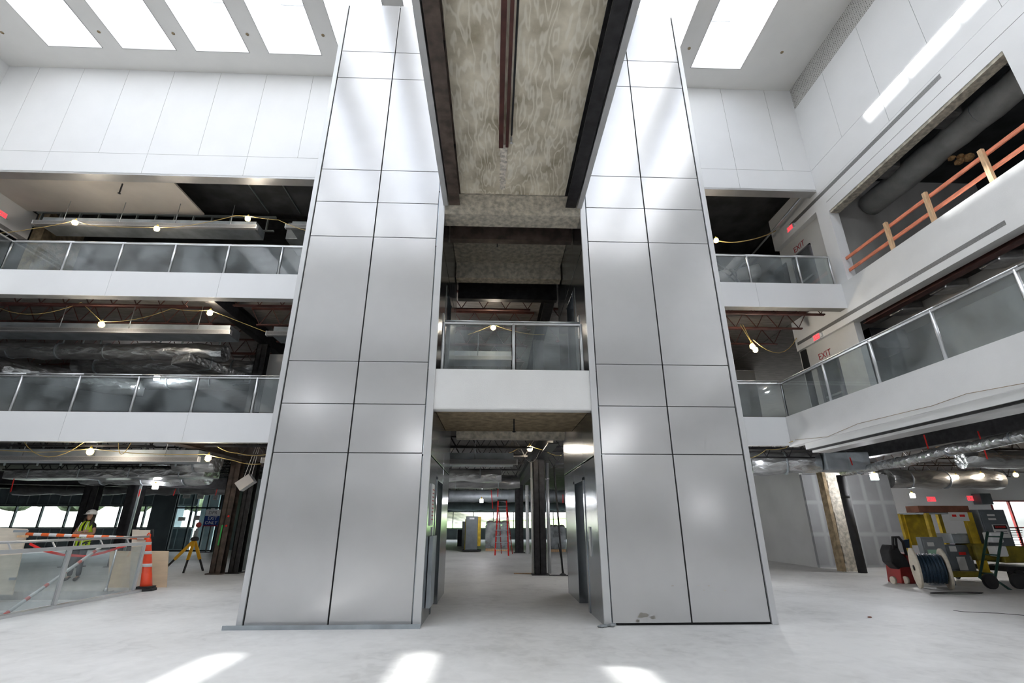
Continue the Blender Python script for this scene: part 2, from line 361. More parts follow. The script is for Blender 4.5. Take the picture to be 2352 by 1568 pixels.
def text_part(body, size, mat, parent, origin, xdir, ydir, ext=.002, name='lettering', align='CENTER'):
    """lettering as real mesh, lying in the plane of xdir, ydir"""
    cu = bpy.data.curves.new(name, 'FONT'); cu.body = body; cu.size = size; cu.align_x = align; cu.align_y = 'CENTER'; cu.extrude = ext; cu.resolution_u = 2
    to = bpy.data.objects.new(name, cu); COL.objects.link(to); bpy.context.view_layer.update()
    me = bpy.data.meshes.new_from_object(to); bpy.data.objects.remove(to)
    x, y = Vector(xdir).normalized(), Vector(ydir).normalized(); z = x.cross(y)
    R = Matrix((x, y, z)).transposed().to_4x4(); R.translation = Vector(origin)
    off = Vector((0, 0, 0)); p = parent
    while p is not None: off += Vector(p.location); p = p.parent
    me.transform(Matrix.Translation(-off) @ R); me.materials.clear(); me.materials.append(M[mat])
    o = bpy.data.objects.new(name, me); COL.objects.link(o); o.parent = parent; return o

# ================================================================ THE SETTING
TY = 8.6            # tower front plane
BY = 12.7           # rear atrium facade plane
RX, LX = 10.5, -16.7
# ---- ground floor with the stair opening behind the glass railing at left
HX0, HX1, HY0, HY1 = -14.5, -8.45, 6.2, 13.12
m = MB()
for (a, b, c, d) in ((-34, HX0, -10.2, 52), (HX1, 40, -10.2, 52), (HX0, HX1, -10.2, HY0), (HX0, HX1, HY1, 52)): m.box(a, b, c, d, -.35, 0)
struct(m, 'floor', 'floor')
m = MB(); m.box(HX0-.1, HX1+.1, HY0, HY1, -3.4, -3.3); struct(m, 'floor_2', 'floor')
m = MB(); m.box(HX0-.12, HX0, HY0, HY1, -3.3, -.36); m.box(HX1, HX1+.12, HY0, HY1, -3.3, -.36); m.box(HX0, HX1, HY1, HY1+.12, -3.3, -.36); m.box(HX0, HX1, HY0-.12, HY0, -3.3, -.36)
struct(m, 'wall_stairwell', 'white2')
m = MB()
for k in range(16): m.box(HX0+.3, HX1-.15, HY1-.05-.30*(k+1), HY1-.05-.30*k, -3.3, -.17*(k+1))
o = m.build('stair_flight', 'floor'); tag(o, 'pale concrete stair descending behind the glass railing at left', 'stair')

# ---- ceiling with ten skylight slots
m = MB(); xs = []
for x in SKX: xs += [x, x+SKW]
edges = [LX-.3]+xs+[RX+.3]
m.box(LX-.3, RX+.3, SKY1, BY+.3, CEIL, CEIL+.25); m.box(LX-.3, RX+.3, -10.2, SKY0, CEIL, CEIL+.25)
for i in range(0, len(edges), 2): m.box(edges[i], edges[i+1], SKY0, SKY1, CEIL, CEIL+.25)
struct(m, 'ceiling', 'ceil')
m = MB()
for x in SKX:
    m.box(x-.06, x, SKY0, SKY1, CEIL+.25, WELLTOP); m.box(x+SKW, x+SKW+.06, SKY0, SKY1, CEIL+.25, WELLTOP)
    m.box(x-.06, x+SKW+.06, SKY1, SKY1+.06, CEIL+.25, WELLTOP); m.box(x-.06, x+SKW+.06, SKY0-.06, SKY0, CEIL+.25, WELLTOP)
struct(m, 'ceiling_2', 'well')
m = MB()   # thin dark edge bead round each slot
for x in SKX:
    for a, b in ((x-.012, x), (x+SKW, x+SKW+.012)): m.box(a, b, SKY0, SKY1+.012, CEIL-.012, CEIL+.001)
    m.box(x, x+SKW, SKY1, SKY1+.012, CEIL-.012, CEIL+.001)
struct(m, 'trim_1', 'joint')
for i, x in enumerate(SKX):
    f = MB(); f.box(x-.06, x+.02, SKY0, SKY1, WELLTOP, WELLTOP+.1); f.box(x+SKW-.02, x+SKW+.06, SKY0, SKY1, WELLTOP, WELLTOP+.1)
    y = SKY1
    while y > SKY0: f.box(x+.02, x+SKW-.02, y-.035, y+.035, WELLTOP+.01, WELLTOP+.1); y -= 1.46
    o = f.build('window_%d' % (i+1), 'alu'); o['kind'] = 'structure'
    g = MB(); g.box(x-.03, x+SKW+.03, SKY0, SKY1, WELLTOP+.045, WELLTOP+.055); g.build('pane', 'skyglass', o)
# small round sprinkler caps on the ceiling
dots = [(5, 75), (227, 73), (398, 77), (568, 79), (742, 81), (1583, 111), (1796, 120)]
for i, (px, py) in enumerate(dots):
    p = aZ(px, py, CEIL); d = MB(); d.lathe((p.x, p.y, CEIL-.012), [(.045, 0), (.05, .004), (.05, .014)], 14)
    o = d.build('ceiling_sprinkler', 'fireb')
    tag(o, ['small brown cap on the ceiling left of the leftmost skylight', 'small brown cap between the leftmost skylight and its neighbour', 'small brown cap between the second and third skylights from left', 'small brown cap between the third and fourth skylights from left', 'small brown cap on ceiling just left of the left steel tower', 'small brown cap on ceiling touching the right steel tower edge', 'small brown cap on ceiling right of the last skylight'][i], 'ceiling cap', 'round caps dotted between the skylights')

# ---- walls made of large flush panels with open joints over grey backing (one mesh each)
def panels_y(name, y, cells, mat, th=.05, gap=.012, back=True):
    """vertical panels in a plane of constant y facing -y; cells = (x0,x1,z0,z1)"""
    m = MB()
    for (x0, x1, z0, z1) in cells: m.mi = 0; m.box(x0+gap/2, x1-gap/2, y, y+th, z0+gap/2, z1-gap/2)
    m.mi = 1
    X0 = min(c[0] for c in cells); X1 = max(c[1] for c in cells); Z0 = min(c[2] for c in cells); Z1 = max(c[3] for c in cells)
    m.box(X0+.01, X1-.01, y+.008, y+.3, Z0+.02, Z1-.01)
    return struct(m, name, [mat, 'joint'])
def panels_x(name, x, cells, mat, th=.05, gap=.012, sgn=1):
    m = MB()
    for (y0, y1, z0, z1) in cells: m.mi = 0; m.box(x, x+sgn*th, y0+gap/2, y1-gap/2, z0+gap/2, z1-gap/2)
    m.mi = 1
    Y0 = min(c[0] for c in cells); Y1 = max(c[1] for c in cells); Z0 = min(c[2] for c in cells); Z1 = max(c[3] for c in cells)
    m.box(x+sgn*.008, x+sgn*.3, Y0+.01, Y1-.01, Z0+.02, Z1-.01)
    return struct(m, name, [mat, 'joint'])
jl = [LX, -15.67, -14.19, -12.69, -11.17, -9.6, -8.04, -6.45, -4.9, -3.3, -1.7, -.1, 1.6, 3.2, 4.8, 6.35, 7.96, 9.55, RX]
cells = [(a, b, 12.53, CEIL) for a, b in zip(jl, jl[1:])]
jf = [LX, -14.19, -11.17, -8.04, -4.9, -1.7, 1.6, 4.8, 7.96, RX]
cells += [(a, b, 11.76, 12.53) for a, b in zip(jf, jf[1:])]
panels_y('wall_back', BY, cells, 'white')
m = MB(); m.box(LX, RX, BY-.0, BY+.34, 11.70, 11.775); struct(m, 'trim_2', 'trimgrey')
# right side wall: perforated band, panels, header band running on past the corner
yj = [14.25, 12.71, 11.18, 9.63, 8.1, 6.57, 5.04, 3.5, 1.97, .44, -1.1, -2.6, -4.1, -5.7, -7.2, -8.7, -10.2]
cells = [(b, min(a, BY-.001), 12.53, 15.22) for a, b in zip(yj[1:], yj[2:])]+[(yj[1], BY, 12.53, 15.22)][:0]
cells += [(b, min(a, BY-.001), 11.75, 12.53) for a, b in zip(yj[1::2], yj[3::2]+[])] if False else []
panels_x('wall_right', RX, cells, 'white')
cells = [(a, b, 11.60, 12.53) for a, b in ((-10.2, -5.7), (-5.7, -2.6), (-2.6, .44), (.44, 3.5), (3.5, 6.57), (6.57, 9.63), (9.63, BY))]
panels_x('wall_right_2', RX, cells, 'white')
m = MB(); m.box(RX-.004, RX+.3, BY-.02, BY+.32, 11.6, CEIL+.2); struct(m, 'trim_12', 'white')
m = MB(); m.box(RX, RX+.3, -10.2, BY-.01, 15.22, CEIL); struct(m, 'trim_3', 'perf')
m = MB()
m.box(RX, RX+.3, BY, 15.4, 11.09, 12.4); m.box(RX, RX+.3, -10.2, BY+.01, 11.09, 11.60)      # header band
m.box(RX, RX+.3, 12.42, 12.95, 8.3, 11.09)                                                  # column
m.box(RX, RX+.3, -10.2, 12.43, 10.74, 11.075)                                               # lintel below the reveal
m.box(RX, RX+.3, -10.2, 6.88, 8.3, 10.74)                                                   # pier near the camera
struct(m, 'wall_right_3', 'white')
m = MB(); m.box(RX+.01, RX+.28, -10.2, 12.9, 11.07, 11.095); struct(m, 'trim_4', 'joint')
m = MB(); m.box(RX+.02, RX+.3, 6.9, 12.4, 10.66, 10.76); struct(m, 'trim_5', 'fire')
m = MB(); m.box(RX, RX+.3, -10.2, 15.4, 7.08, 8.3); struct(m, 'wall_right_4', 'white2')
m = MB(); m.box(RX-.004, RX+.02, 8.1, 14.3, 11.40, 11.53); o = struct(m, 'trim_6', 'slot')
m = MB(); m.box(RX-.004, RX+.02, 8.05, 15.3, 7.27, 7.375); o = struct(m, 'trim_7', 'slot')
# exit wall set back behind the right wall, floors 2 and 3
m = MB(); m.box(RX+.2, RX+.4, 12.9, 15.45, 8.3, 11.1); m.box(RX+.1, RX+.3, 12.75, 15.45, 4.2, 7.1); struct(m, 'wall_right_5', 'exitwall')
# fascia / upstand walls of the balconies
def fascia_y(name, x0, x1, z0, z1, cuts, y=BY, th=.16):
    xs = [x0]+cuts+[x1]; return panels_y(name, y, [(a, b, z0, z1) for a, b in zip(xs, xs[1:])], 'white', th=.02, gap=.008)
fascia_y('wall_back_2', -14.32, -3.7, 7.52, 8.31, [-11.05, -7.97])
fascia_y('wall_back_3', 4.4, RX, 7.50, 8.31, [7.83])
fascia_y('wall_back_4', -17.5, -3.7, 3.44, 4.21, [-14.1, -11.02, -7.96])
fascia_y('wall_back_5', 4.4, 7.93, 3.44, 4.21, [])
m = MB(); m.box(7.93, 8.15, -10.2, BY+.1, 3.42, 4.21)
struct(m, 'wall_right_6', 'white2')
m = MB(); m.box(7.98, 8.65, -10.2, 12.2, 3.27, 3.43); struct(m, 'trim_8', 'white2')         # stepped underside of the balcony edge
m = MB(); m.box(8.02, 8.10, -10.2, 12.15, 3.235, 3.275); struct(m, 'trim_9', 'black')
m = MB(); m.box(8.10, 8.55, -10.2, 12.15, 3.18, 3.27); struct(m, 'trim_10', 'trimgrey')
m = MB(); m.box(-14.32, -14.16, -10.2, BY, 7.52, 8.31); m.box(-17.6, -17.44, -10.2, BY, 3.44, 4.21); struct(m, 'wall_left', 'white')
m = MB(); m.box(LX-.3, LX, -10.2, 15.4, 10.95, 12.0); m.box(LX-.3, LX, -10.2, BY+.2, 12.0, CEIL); struct(m, 'wall_left_2', 'white')
# rear end of the atrium behind the camera, with the same bands
m = MB(); m.box(LX-.3, RX+.3, -10.4, -10.2, 11.76, CEIL); m.box(LX-1, RX+.3, -10.4, -10.2, 7.5, 8.31); m.box(LX-1, RX+.3, -10.4, -10.2, 3.44, 4.21)
struct(m, 'wall_front', 'white')
m = MB(); m.box(-34, 40, -13.2, -13.0, 0, 12.2); m.box(-34, 40, -13.2, -10.3, 12.2, 12.3); struct(m, 'wall_front_2', 'exitwall')
# ---- upper slabs
m = MB(); m.box(-34, -15.6, BY+.15, 32.1, 4.06, 4.205); m.box(-15.6, 12.9, BY+.15, 50.1, 4.06, 4.205); m.box(12.9, 40, -13, 26.1, 4.06, 4.205); m.box(8.1, 12.9, -13, BY+.15, 4.06, 4.205); m.box(-34, -17.5, -13, BY+.15, 4.06, 4.205); m.box(-17.5, 8.1, -13, -10.3, 4.06, 4.205)
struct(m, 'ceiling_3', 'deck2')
m = MB(); m.box(-34, RX, BY+.15, 32, 8.14, 8.295); m.box(RX+.05, 22, -13, 32, 8.14, 8.295); m.box(-34, -14.2, -13, BY+.15, 8.14, 8.295); m.box(-14.2, RX+.05, -13, -10.3, 8.14, 8.295)
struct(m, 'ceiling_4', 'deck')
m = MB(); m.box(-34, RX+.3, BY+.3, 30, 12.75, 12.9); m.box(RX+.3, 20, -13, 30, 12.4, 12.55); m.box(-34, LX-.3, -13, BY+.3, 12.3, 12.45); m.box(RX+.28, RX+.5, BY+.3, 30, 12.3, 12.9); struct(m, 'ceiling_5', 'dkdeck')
m = MB(); m.box(-19, -10.55, BY+.25, 15.05, 11.90, 11.96); struct(m, 'ceiling_6', 'soffit')
# far walls of the upper floors
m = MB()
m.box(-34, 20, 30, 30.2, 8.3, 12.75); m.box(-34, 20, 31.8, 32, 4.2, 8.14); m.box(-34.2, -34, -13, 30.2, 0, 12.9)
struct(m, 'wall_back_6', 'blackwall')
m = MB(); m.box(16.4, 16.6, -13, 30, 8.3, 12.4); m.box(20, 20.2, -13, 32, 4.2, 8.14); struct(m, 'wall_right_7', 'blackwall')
m = MB(); m.box(RX+.3, 16.4, 12.95, 13.1, 8.3, 12.4); struct(m, 'wall_right_8', 'greywall')
m = MB(); m.box(12.6, 12.8, -13, 14.9, 4.2, 6.95); m.box(RX+.3, 12.6, 15.3, 15.45, 4.2, 8.1); struct(m, 'wall_right_9', 'greywall')
m = MB(); m.box(11.9, 12.8, -13, 14.9, 6.95, 7.3); struct(m, 'ceiling_7', 'soffit')
m = MB(); m.box(7.2, 7.35, 16.3, 21, 4.2, 7.35); m.box(7.35, 12, 20.9, 21, 4.2, 8.1); struct(m, 'wall_right_10', 'exitwall')
# ---- ground floor enclosure
m = MB(); m.box(11.84, 11.97, 18.85, 50, 0, 4.05); struct(m, 'wall_right_11', 'exitwall')
m = MB(); m.box(11.84, 15.25, 18.72, 18.85, 0, 3.25); m.box(15.12, 15.25, 18.85, 26, 0, 3.3); struct(m, 'wall_right_12', 'patched')
m = MB(); m.box(15.25, 26.3, 25.9, 26.1, 0, 4.05); m.box(26.3, 40, 25.9, 26.1, 2.62, 4.05); m.box(39.9, 40, -13, 26, 0, 4.05); struct(m, 'wall_right_13', 'white')

# window walls at the back: sill, stud header, mullions, glass
def window_wall(name, idx, y, x0, x1, sill, head, top, pitch, studp, skip=()):
    m = MB(); m.box(x0, x1, y, y+.15, 0, sill); m.box(x0, x1, y, y+.15, head, top); struct(m, name, 'sheath')
    m = MB(); x = x0+.2
    while x < x1: m.box(x-.02, x+.02, y-.05, y, .05, sill-.03); m.box(x-.02, x+.02, y-.05, y, head+.03, top-.6); x += studp
    m.box(x0, x1, y-.06, y, sill-.05, sill); m.box(x0, x1, y-.06, y, head, head+.05); m.box(x0, x1, y-.06, y, top-.62, top-.57); m.box(x0, x1, y-.06, y, 0, .05)
    struct(m, 'trim_%d' % (20+idx), 'stud')
    n = int(round((x1-x0)/pitch)); pw = (x1-x0)/n
    f = MB()
    for k in range(n+1): f.box(x0+k*pw-.035, x0+k*pw+.035, y-.02, y+.12, sill, head)
    f.box(x0, x1, y-.02, y+.12, sill, sill+.05); f.box(x0, x1, y-.02, y+.12, head-.05, head)
    o = struct(f, 'window_%d' % (10+idx), 'mullion')
    for k in range(n):
        g = MB(); g.box(x0+k*pw+.035, x0+(k+1)*pw-.035, y+.04, y+.05, sill+.05, head-.05); g.build('pane', 'winglass', o)
window_wall('wall_back_7', 1, 32, -33.5, -18.2, 1.22, 2.50, 4.05, 1.55, .62)
window_wall('wall_back_8', 2, 50, -15.6, 11.8, 1.0, 2.52, 4.05, 2.0, 1.0)
m = MB(); m.box(-15.75, -15.6, 30, 50, 0, 4.05); m.box(-34, -33.5, -13, 32, 0, 4.05); struct(m, 'wall_left_3', 'sheath')
m = MB(); m.box(-18.3, -15.6, 30.0, 30.15, 3.42, 4.05); m.box(-19.6, -18.3, 30, 30.15, 0, 4.05); struct(m, 'wall_back_9', 'sheath')
m = MB(); m.box(-18.25, -15.7, 29.9, 30.0, 3.25, 3.45); struct(m, 'trim_11', 'galvl')
# glazed entrance doors
d = MB()
for x in (-18.2, -17.32, -16.45, -15.75): d.box(x-.035, x+.035, 29.95, 30.08, 0, 3.25)
for z in (.05, 2.32, 3.2): d.box(-18.2, -15.75, 29.95, 30.08, z-.04, z+.04)
dr = struct(d, 'door_1', 'mullion')
g = MB(); g.box(-18.15, -15.8, 30.0, 30.01, .1, 3.15); g.build('pane', 'winglass', dr)
m = MB(); m.box(-17.1, -16.5, 31.2, 31.3, 0, 3.3); m.box(-19.6, -19.5, 30.1, 33, 0, 3.9); m.box(-15.8, -15.7, 30.1, 33, 0, 3.9); m.box(-17.9, -17.3, 32.0, 32.1, 0, 3.3); struct(m, 'wall_back_10', 'sheathl')
for (x, z, w, h) in ((-17.75, 2.95, .42, .22), (-16.95, 2.95, .38, .28), (-16.1, 2.9, .25, .3), (-17.72, 1.72, .40, .2), (-16.9, 1.78, .34, .26), (-16.1, 2.2, .2, .2)):
    n = MB(); n.box(x-w/2, x+w/2, 29.93, 29.935, z-h/2, z+h/2); p = n.build('notice_sheet', 'paper', dr)
    n = MB()
    for k in range(3): n.box(x-w*.36, x+w*.36, 29.926, 29.931, z-h*.25+k*h*.22, z-h*.25+k*h*.22+.02)
    n.build('printed_lines', 'inkgrey', p)
# storefront opening at far right, red frame
d = MB(); zz = 2.62
for x in (26.35, 27.35, 29.5, 31.5): d.box(x-.04, x+.04, 25.88, 26.0, 0, zz)
d.box(26.3, 32, 25.88, 26.0, 1.25, 1.31); d.box(26.3, 32, 25.88, 26.0, 2.56, 2.62)
dr2 = struct(d, 'door_2', 'redpaint')
g = MB(); g.box(26.35, 39, 25.93, 25.94, .03, 2.6); g.build('pane', 'winglass', dr2)
m = MB(); m.box(32, 40, 25.9, 26.1, 0, 2.62); struct(m, 'wall_back_11', 'exitwall')
# outdoors
m = MB(); m.box(-60, 70, 26.3, 58, -.25, -.12); struct(m, 'ground_paving', 'paving')
m = MB()   # lawn bank rising away outside the passage windows
m.add([(-20, 56, .2), (30, 56, .2), (60, 110, 4.6), (-40, 110, 1.2), (-20, 56, -.3), (30, 56, -.3)], [(0, 1, 2, 3), (0, 4, 5, 1)]); struct(m, 'ground_lawn', 'grass')
m = MB(); m.add([(-80, 38, .4), (-17, 38, .4), (-17, 75, 3.0), (-80, 75, 3.0)], [(0, 1, 2, 3)]); struct(m, 'ground_forecourt', 'forecourt')
m = MB(); m.add([(-80, 36, .2), (-17, 36, .2), (-17, 48, 1.52), (-80, 48, 1.55)], [(0, 1, 2, 3)]); struct(m, 'ground_verge', 'verge')
m = MB(); m.add([(-17, 66, 0), (9, 76, 0), (30, 120, 0), (-20, 120, 0), (-17, 80, 3.4), (7, 92, 2.4), (25, 120, 7.2), (-16, 120, 8)], [(0, 1, 5, 4), (4, 5, 6, 7), (1, 2, 6, 5), (0, 4, 7, 3)]); struct(m, 'ground_rubble_bank', 'rocks')
m = MB()
for k in range(26):
    x = -95+k*4.4+random.uniform(-1, 1); r = random.uniform(2.0, 3.6)
    for q in range(3): m.sphere((x+random.uniform(-1.5, 1.5), 84+random.uniform(-3, 3), 3+r*.7+random.uniform(0, 2)), r*.8, 9, 6, (1, 1, .9))
o = m.build('hedge_row', 'tree'); tag(o, 'blurred green trees far outside the left windows', 'trees', kind='stuff')

# ---------------------------------------------------------------- elevator towers
ZR = [.03, 2.654, 3.52, 4.323, 7.01, 7.857, 8.696, 11.371, 12.234, 13.88]
TD = 12.42
def tower(label, xo, xj0, xc, xj1, xi, side):
    """xo outer edge, xi edge on the passage; side=+1 when passage lies to +x"""
    t = empty('elevator_tower', ((xo+xi)/2, (TY+TD)/2, 0), label, 'tower', 'steel clad elevator towers')
    lo, hi = min(xo, xi), max(xo, xi)
    depth = .19 if side < 0 else .15
    rec = xi-side*depth
    c = MB(); c.box(min(rec-side*.02, xo+side*.05), max(rec-side*.02, xo+side*.05), TY+.03, TD, 0, 13.86); c.build('core', 'black', t)
    cols = [(min(xj0, xc), max(xj0, xc)), (min(xc, xj1), max(xc, xj1))]
    for (a, b) in cols:
        for z0, z1 in zip(ZR, ZR[1:]):
            p = MB(); p.box(a+.012, b-.012, TY, TY+.035, z0+.007, z1-.007); p.build('cladding_panel', 'steel', t, bevel=.004)
    for a, b in ((xo, xj0), (xj1, xi)):
        l, h = min(a, b), max(a, b)
        # ends nearest the joint stop short of it
        p = MB(); p.box(l+(.012 if l in (xj0, xj1) else 0), h-(.012 if h in (xj0, xj1) else 0), TY-.012, TY+.04, 0, 13.9); p.build('corner_trim', 'steeledge', t, bevel=.004)
    p = MB(); p.box(xo-.0, xo+side*.03, TY+.04, TD, 0, 13.88); p.build('side_cladding', 'steeledge', t)
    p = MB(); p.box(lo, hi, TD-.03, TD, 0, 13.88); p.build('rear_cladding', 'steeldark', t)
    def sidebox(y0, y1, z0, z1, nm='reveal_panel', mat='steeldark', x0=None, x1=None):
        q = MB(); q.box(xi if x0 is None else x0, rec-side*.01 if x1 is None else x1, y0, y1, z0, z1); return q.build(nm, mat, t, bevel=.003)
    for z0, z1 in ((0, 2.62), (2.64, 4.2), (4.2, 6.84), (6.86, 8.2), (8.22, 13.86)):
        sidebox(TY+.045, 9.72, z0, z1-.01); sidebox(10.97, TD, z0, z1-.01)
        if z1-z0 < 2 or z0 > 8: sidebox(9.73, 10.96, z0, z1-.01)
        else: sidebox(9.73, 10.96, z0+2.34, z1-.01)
    for zf in (0, 4.2):
        q = MB(); q.box(rec-side*.005, rec+side*.012, 9.86, 10.345, zf, zf+2.3); q.build('elevator_door', 'door_steel', t)
        q = MB(); q.box(rec-side*.005, rec+side*.012, 10.355, 10.86, zf, zf+2.3); q.build('elevator_door', 'door_steel', t)
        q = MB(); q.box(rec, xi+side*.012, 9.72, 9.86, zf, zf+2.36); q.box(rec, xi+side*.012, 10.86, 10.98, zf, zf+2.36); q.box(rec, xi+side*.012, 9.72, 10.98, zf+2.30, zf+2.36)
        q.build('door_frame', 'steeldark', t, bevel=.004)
        q = MB(); q.box(xi, xi+side*.02, 9.32, 9.44, zf+.95, zf+1.45); cp = q.build('call_panel', 'steeledge', t, bevel=.003)
        q = MB(); q.lathe((0, 0, 0), [(.02, 0), (.02, .01)], 12, 'x'); q.v = [Vector((xi+side*(.02+v.x), 9.38+v.y, zf+1.22+v.z)) for v in q.v]; q.build('call_button', 'refl', cp)
    return t
tl = tower('left steel-clad elevator tower, front seam grid of two panel columns', -3.918, -3.813, -2.526, -1.237, -1.098, 1)
tr = tower('right steel-clad elevator tower, with faint dirt smudges near its base', 4.57, 4.459, 3.181, 1.905, 1.778, -1)
# dirt smudges on the right tower's lower panels
q = MB()
for (px, py, r) in ((1475, 1412, .10), (1500, 1418, .06), (1465, 1425, .05), (1545, 1345, .03), (1604, 1344, .025), (1628, 1345, .03), (1617, 1355, .02), (1665, 1355, .03)):
    p = aY(px, py, TY-.001); k = [Vector((p.x+r*random.uniform(.5, 1.1)*math.cos(a*PI/5), TY-.0015, p.z+r*.5*random.uniform(.5, 1.1)*math.sin(a*PI/5))) for a in range(10)]
    q.add(k, [tuple(range(10))])
tag_m = pm('dust_smudge', (.30, .285, .26), .8, .2, var=.2)
q.build('dirt_smudge', tag_m, tr)
b = MB(); b.box(-4.06, -1.09, 8.47, 8.585, 0, .045); b.box(-4.06, -1.09, 8.47, 8.48, .045, .06)
tag(b.build('base_channel', 'galv'), 'low galvanised channel on the floor along the left tower base', 'floor channel')
b = MB()
for k in range(9): b.sphere((1.72+random.uniform(-.13, .2), 8.5+random.uniform(-.05, .05), .02), random.uniform(.02, .045), 7, 5, (1.3, 1, .6))
tag(b.build('debris_pile', 'greyboxl'), 'small crumpled grey debris at the right tower inner corner', 'debris')

# ---------------------------------------------------------------- footbridge overhead
t = empty('footbridge', (.33, 0, 7.8), 'long overhead footbridge with rusty steel beams and form-board underside', 'footbridge')
BX0, BX1 = -1.13, 1.81
q = MB(); q.box(BX0+.12, BX1-.12, -10.1, 8.56, 8.12, 8.3); q.build('soffit', 'formconc', t)
for s, x in ((1, BX0+.13), (-1, BX1-.13)):
    q = MB()
    a = x; q.box(a, a+s*.22, -10.1, 8.55, 7.80, 7.825); q.box(a+s*.10, a+s*.12, -10.1, 8.55, 7.825, 8.10); q.box(a, a+s*.22, -10.1, 8.55, 8.095, 8.12)
    q.build('side_beam', 'brownsteel' if s > 0 else 'darksteel', t)
    for y in (2.2, 5.05, 7.1):
        k = MB(); k.box(a, a+s*.22, y, y+.02, 7.826, 8.09); k.build('stiffener_plate', 'darksteel', t)
    e = BX0 if s > 0 else BX1
    q = MB(); q.box(e, e+s*.10, -10.1, 8.56, 7.79, 8.36); q.build('edge_channel', 'trimgrey', t)
    q = MB(); q.box(e+s*.01, e+s*.02+s*.0, -10.1, 8.56, 8.36, 9.3); q.build('guard_panel', 'film', t)
q = MB()
q.box(.02, .10, -10.1, 7.1, 8.02, 8.12); q.box(.145, .2, -10.1, 7.1, 8.04, 8.12); q.build('centre_track', 'redsteel', t)
q = MB(); q.tube([(.245, -10, 8.0), (.245, 6.75, 8.0)], .017, 8); q.build('sprinkler_pipe', 'rubber', t)
q = MB(); q.lathe((.245, 6.8, 7.86), [(.012, 0), (.03, .01), (.012, .03), (.02, .08), (.018, .15)], 10); q.build('sprinkler_head', 'alu', t)
q = MB()
for k in range(14):
    y = 7.1+k*.09; q.box(.07-random.uniform(0, .03), .16+random.uniform(0, .03), y, y+.1, 8.105-random.uniform(0, .02), 8.125)
q.build('plaster_residue', 'plastpatch', t)
q = MB()
for s, x in ((1, -1.0), (-1, 1.67)):
    q.box(x, x+s*.2, 8.05, 8.5, 7.805, 7.86)
q.build('residue_at_ends', 'plastpatch', t)
q = MB(); q.box(BX0+.02, BX1-.02, 8.6, 9.05, 7.62, 8.12); tag(q.build('cross_beam', 'fire'), 'rough fireproofed cross beam where the bridge meets the towers', 'beam')
# walkway between the towers on level 3 and 2
m = MB(); m.box(-1.09, 1.77, 8.6, BY+.2, 8.13, 8.3); struct(m, 'ceiling_8', 'fire')
m = MB(); m.box(-1.09, 1.77, 8.82, BY+.2, 4.05, 4.2); m.box(-1.09, 1.77, 8.82, BY-1.7, 3.47, 4.05); struct(m, 'ceiling_9', 'fireb')
m = MB(); m.box(-1.13, 1.82, 8.62, 8.86, 3.44, 4.21); o = struct(m, 'wall_passage', 'white2', bevel=.03)
for (y, z0, z1, w, mat, lab) in ((9.55, 7.62, 8.12, .18, 'brownsteel', 'dark steel beam crossing between the towers above level two'), (11.5, 7.66, 8.13, .3, 'fire', 'second fireproofed beam between the towers, farther from the bridge'), (12.35, 7.45, 8.13, .2, 'darksteel', 'black beam at the rear of the passage between towers')):
    q = MB(); q.box(-1.07, 1.75, y, y+w, z0, z1); tag(q.build('cross_beam', mat), lab, 'beam')
q = MB(); q.box(-.85, 1.62, 10.95, 11.2, 3.30, 3.46); tag(q.build('cross_beam', 'fire'), 'crusty fireproofed beam low over the ground floor passage', 'beam')
q = MB(); q.tube([(.02, 10.0, 8.1), (.02, 10.0, 7.7)], .014, 6); q.tube([(.02, 9.9, 8.1), (.62, 9.9, 8.08), (.62, 9.9, 7.95)], .014, 6); q.lathe((.62, 9.9, 7.88), [(.012, 0), (.035, .01), (.012, .02), (.02, .07)], 10)
tag(q.build('sprinkler_pipe', 'darksteel'), 'thin sprinkler pipe and head under the level three slab between towers', 'pipe')
q = MB(); q.tube([(.4, 9.6, 3.47), (.4, 9.6, 3.28)], .016, 6); q.lathe((.4, 9.6, 3.2), [(.012, 0), (.04, .012), (.012, .03), (.02, .08)], 10)
tag(q.build('sprinkler_pipe', 'darksteel'), 'short black sprinkler drop over the ground floor passage', 'pipe')
# notice frame on the left tower reveal
n = empty('notice_board', (-1.09, 9.32, 1.45), 'framed red-lettered notice on the left passage wall', 'notice')
q = MB(); q.box(-1.098, -1.075, 8.92, 9.72-.5+.05, 1.47, 2.17); q.build('frame', 'alu', n, bevel=.004)
q = MB(); q.box(-1.076, -1.070, 8.95, 9.24, 1.5, 2.14); q.build('sheet', 'paper', n)
q = MB()
for k in range(9): q.box(-1.0705, -1.068, 8.98, 9.21, 2.06-k*.062, 2.08-k*.062)
q.build('printed_lines', 'redlabel', n)
q = MB(); q.box(-1.09, -1.02, 9.0, 9.55, .2, 1.3)
tag(q.build('leaning_panel', 'galv', bevel=.004), 'upright grey metal panel leaning against the left passage wall', 'panel')

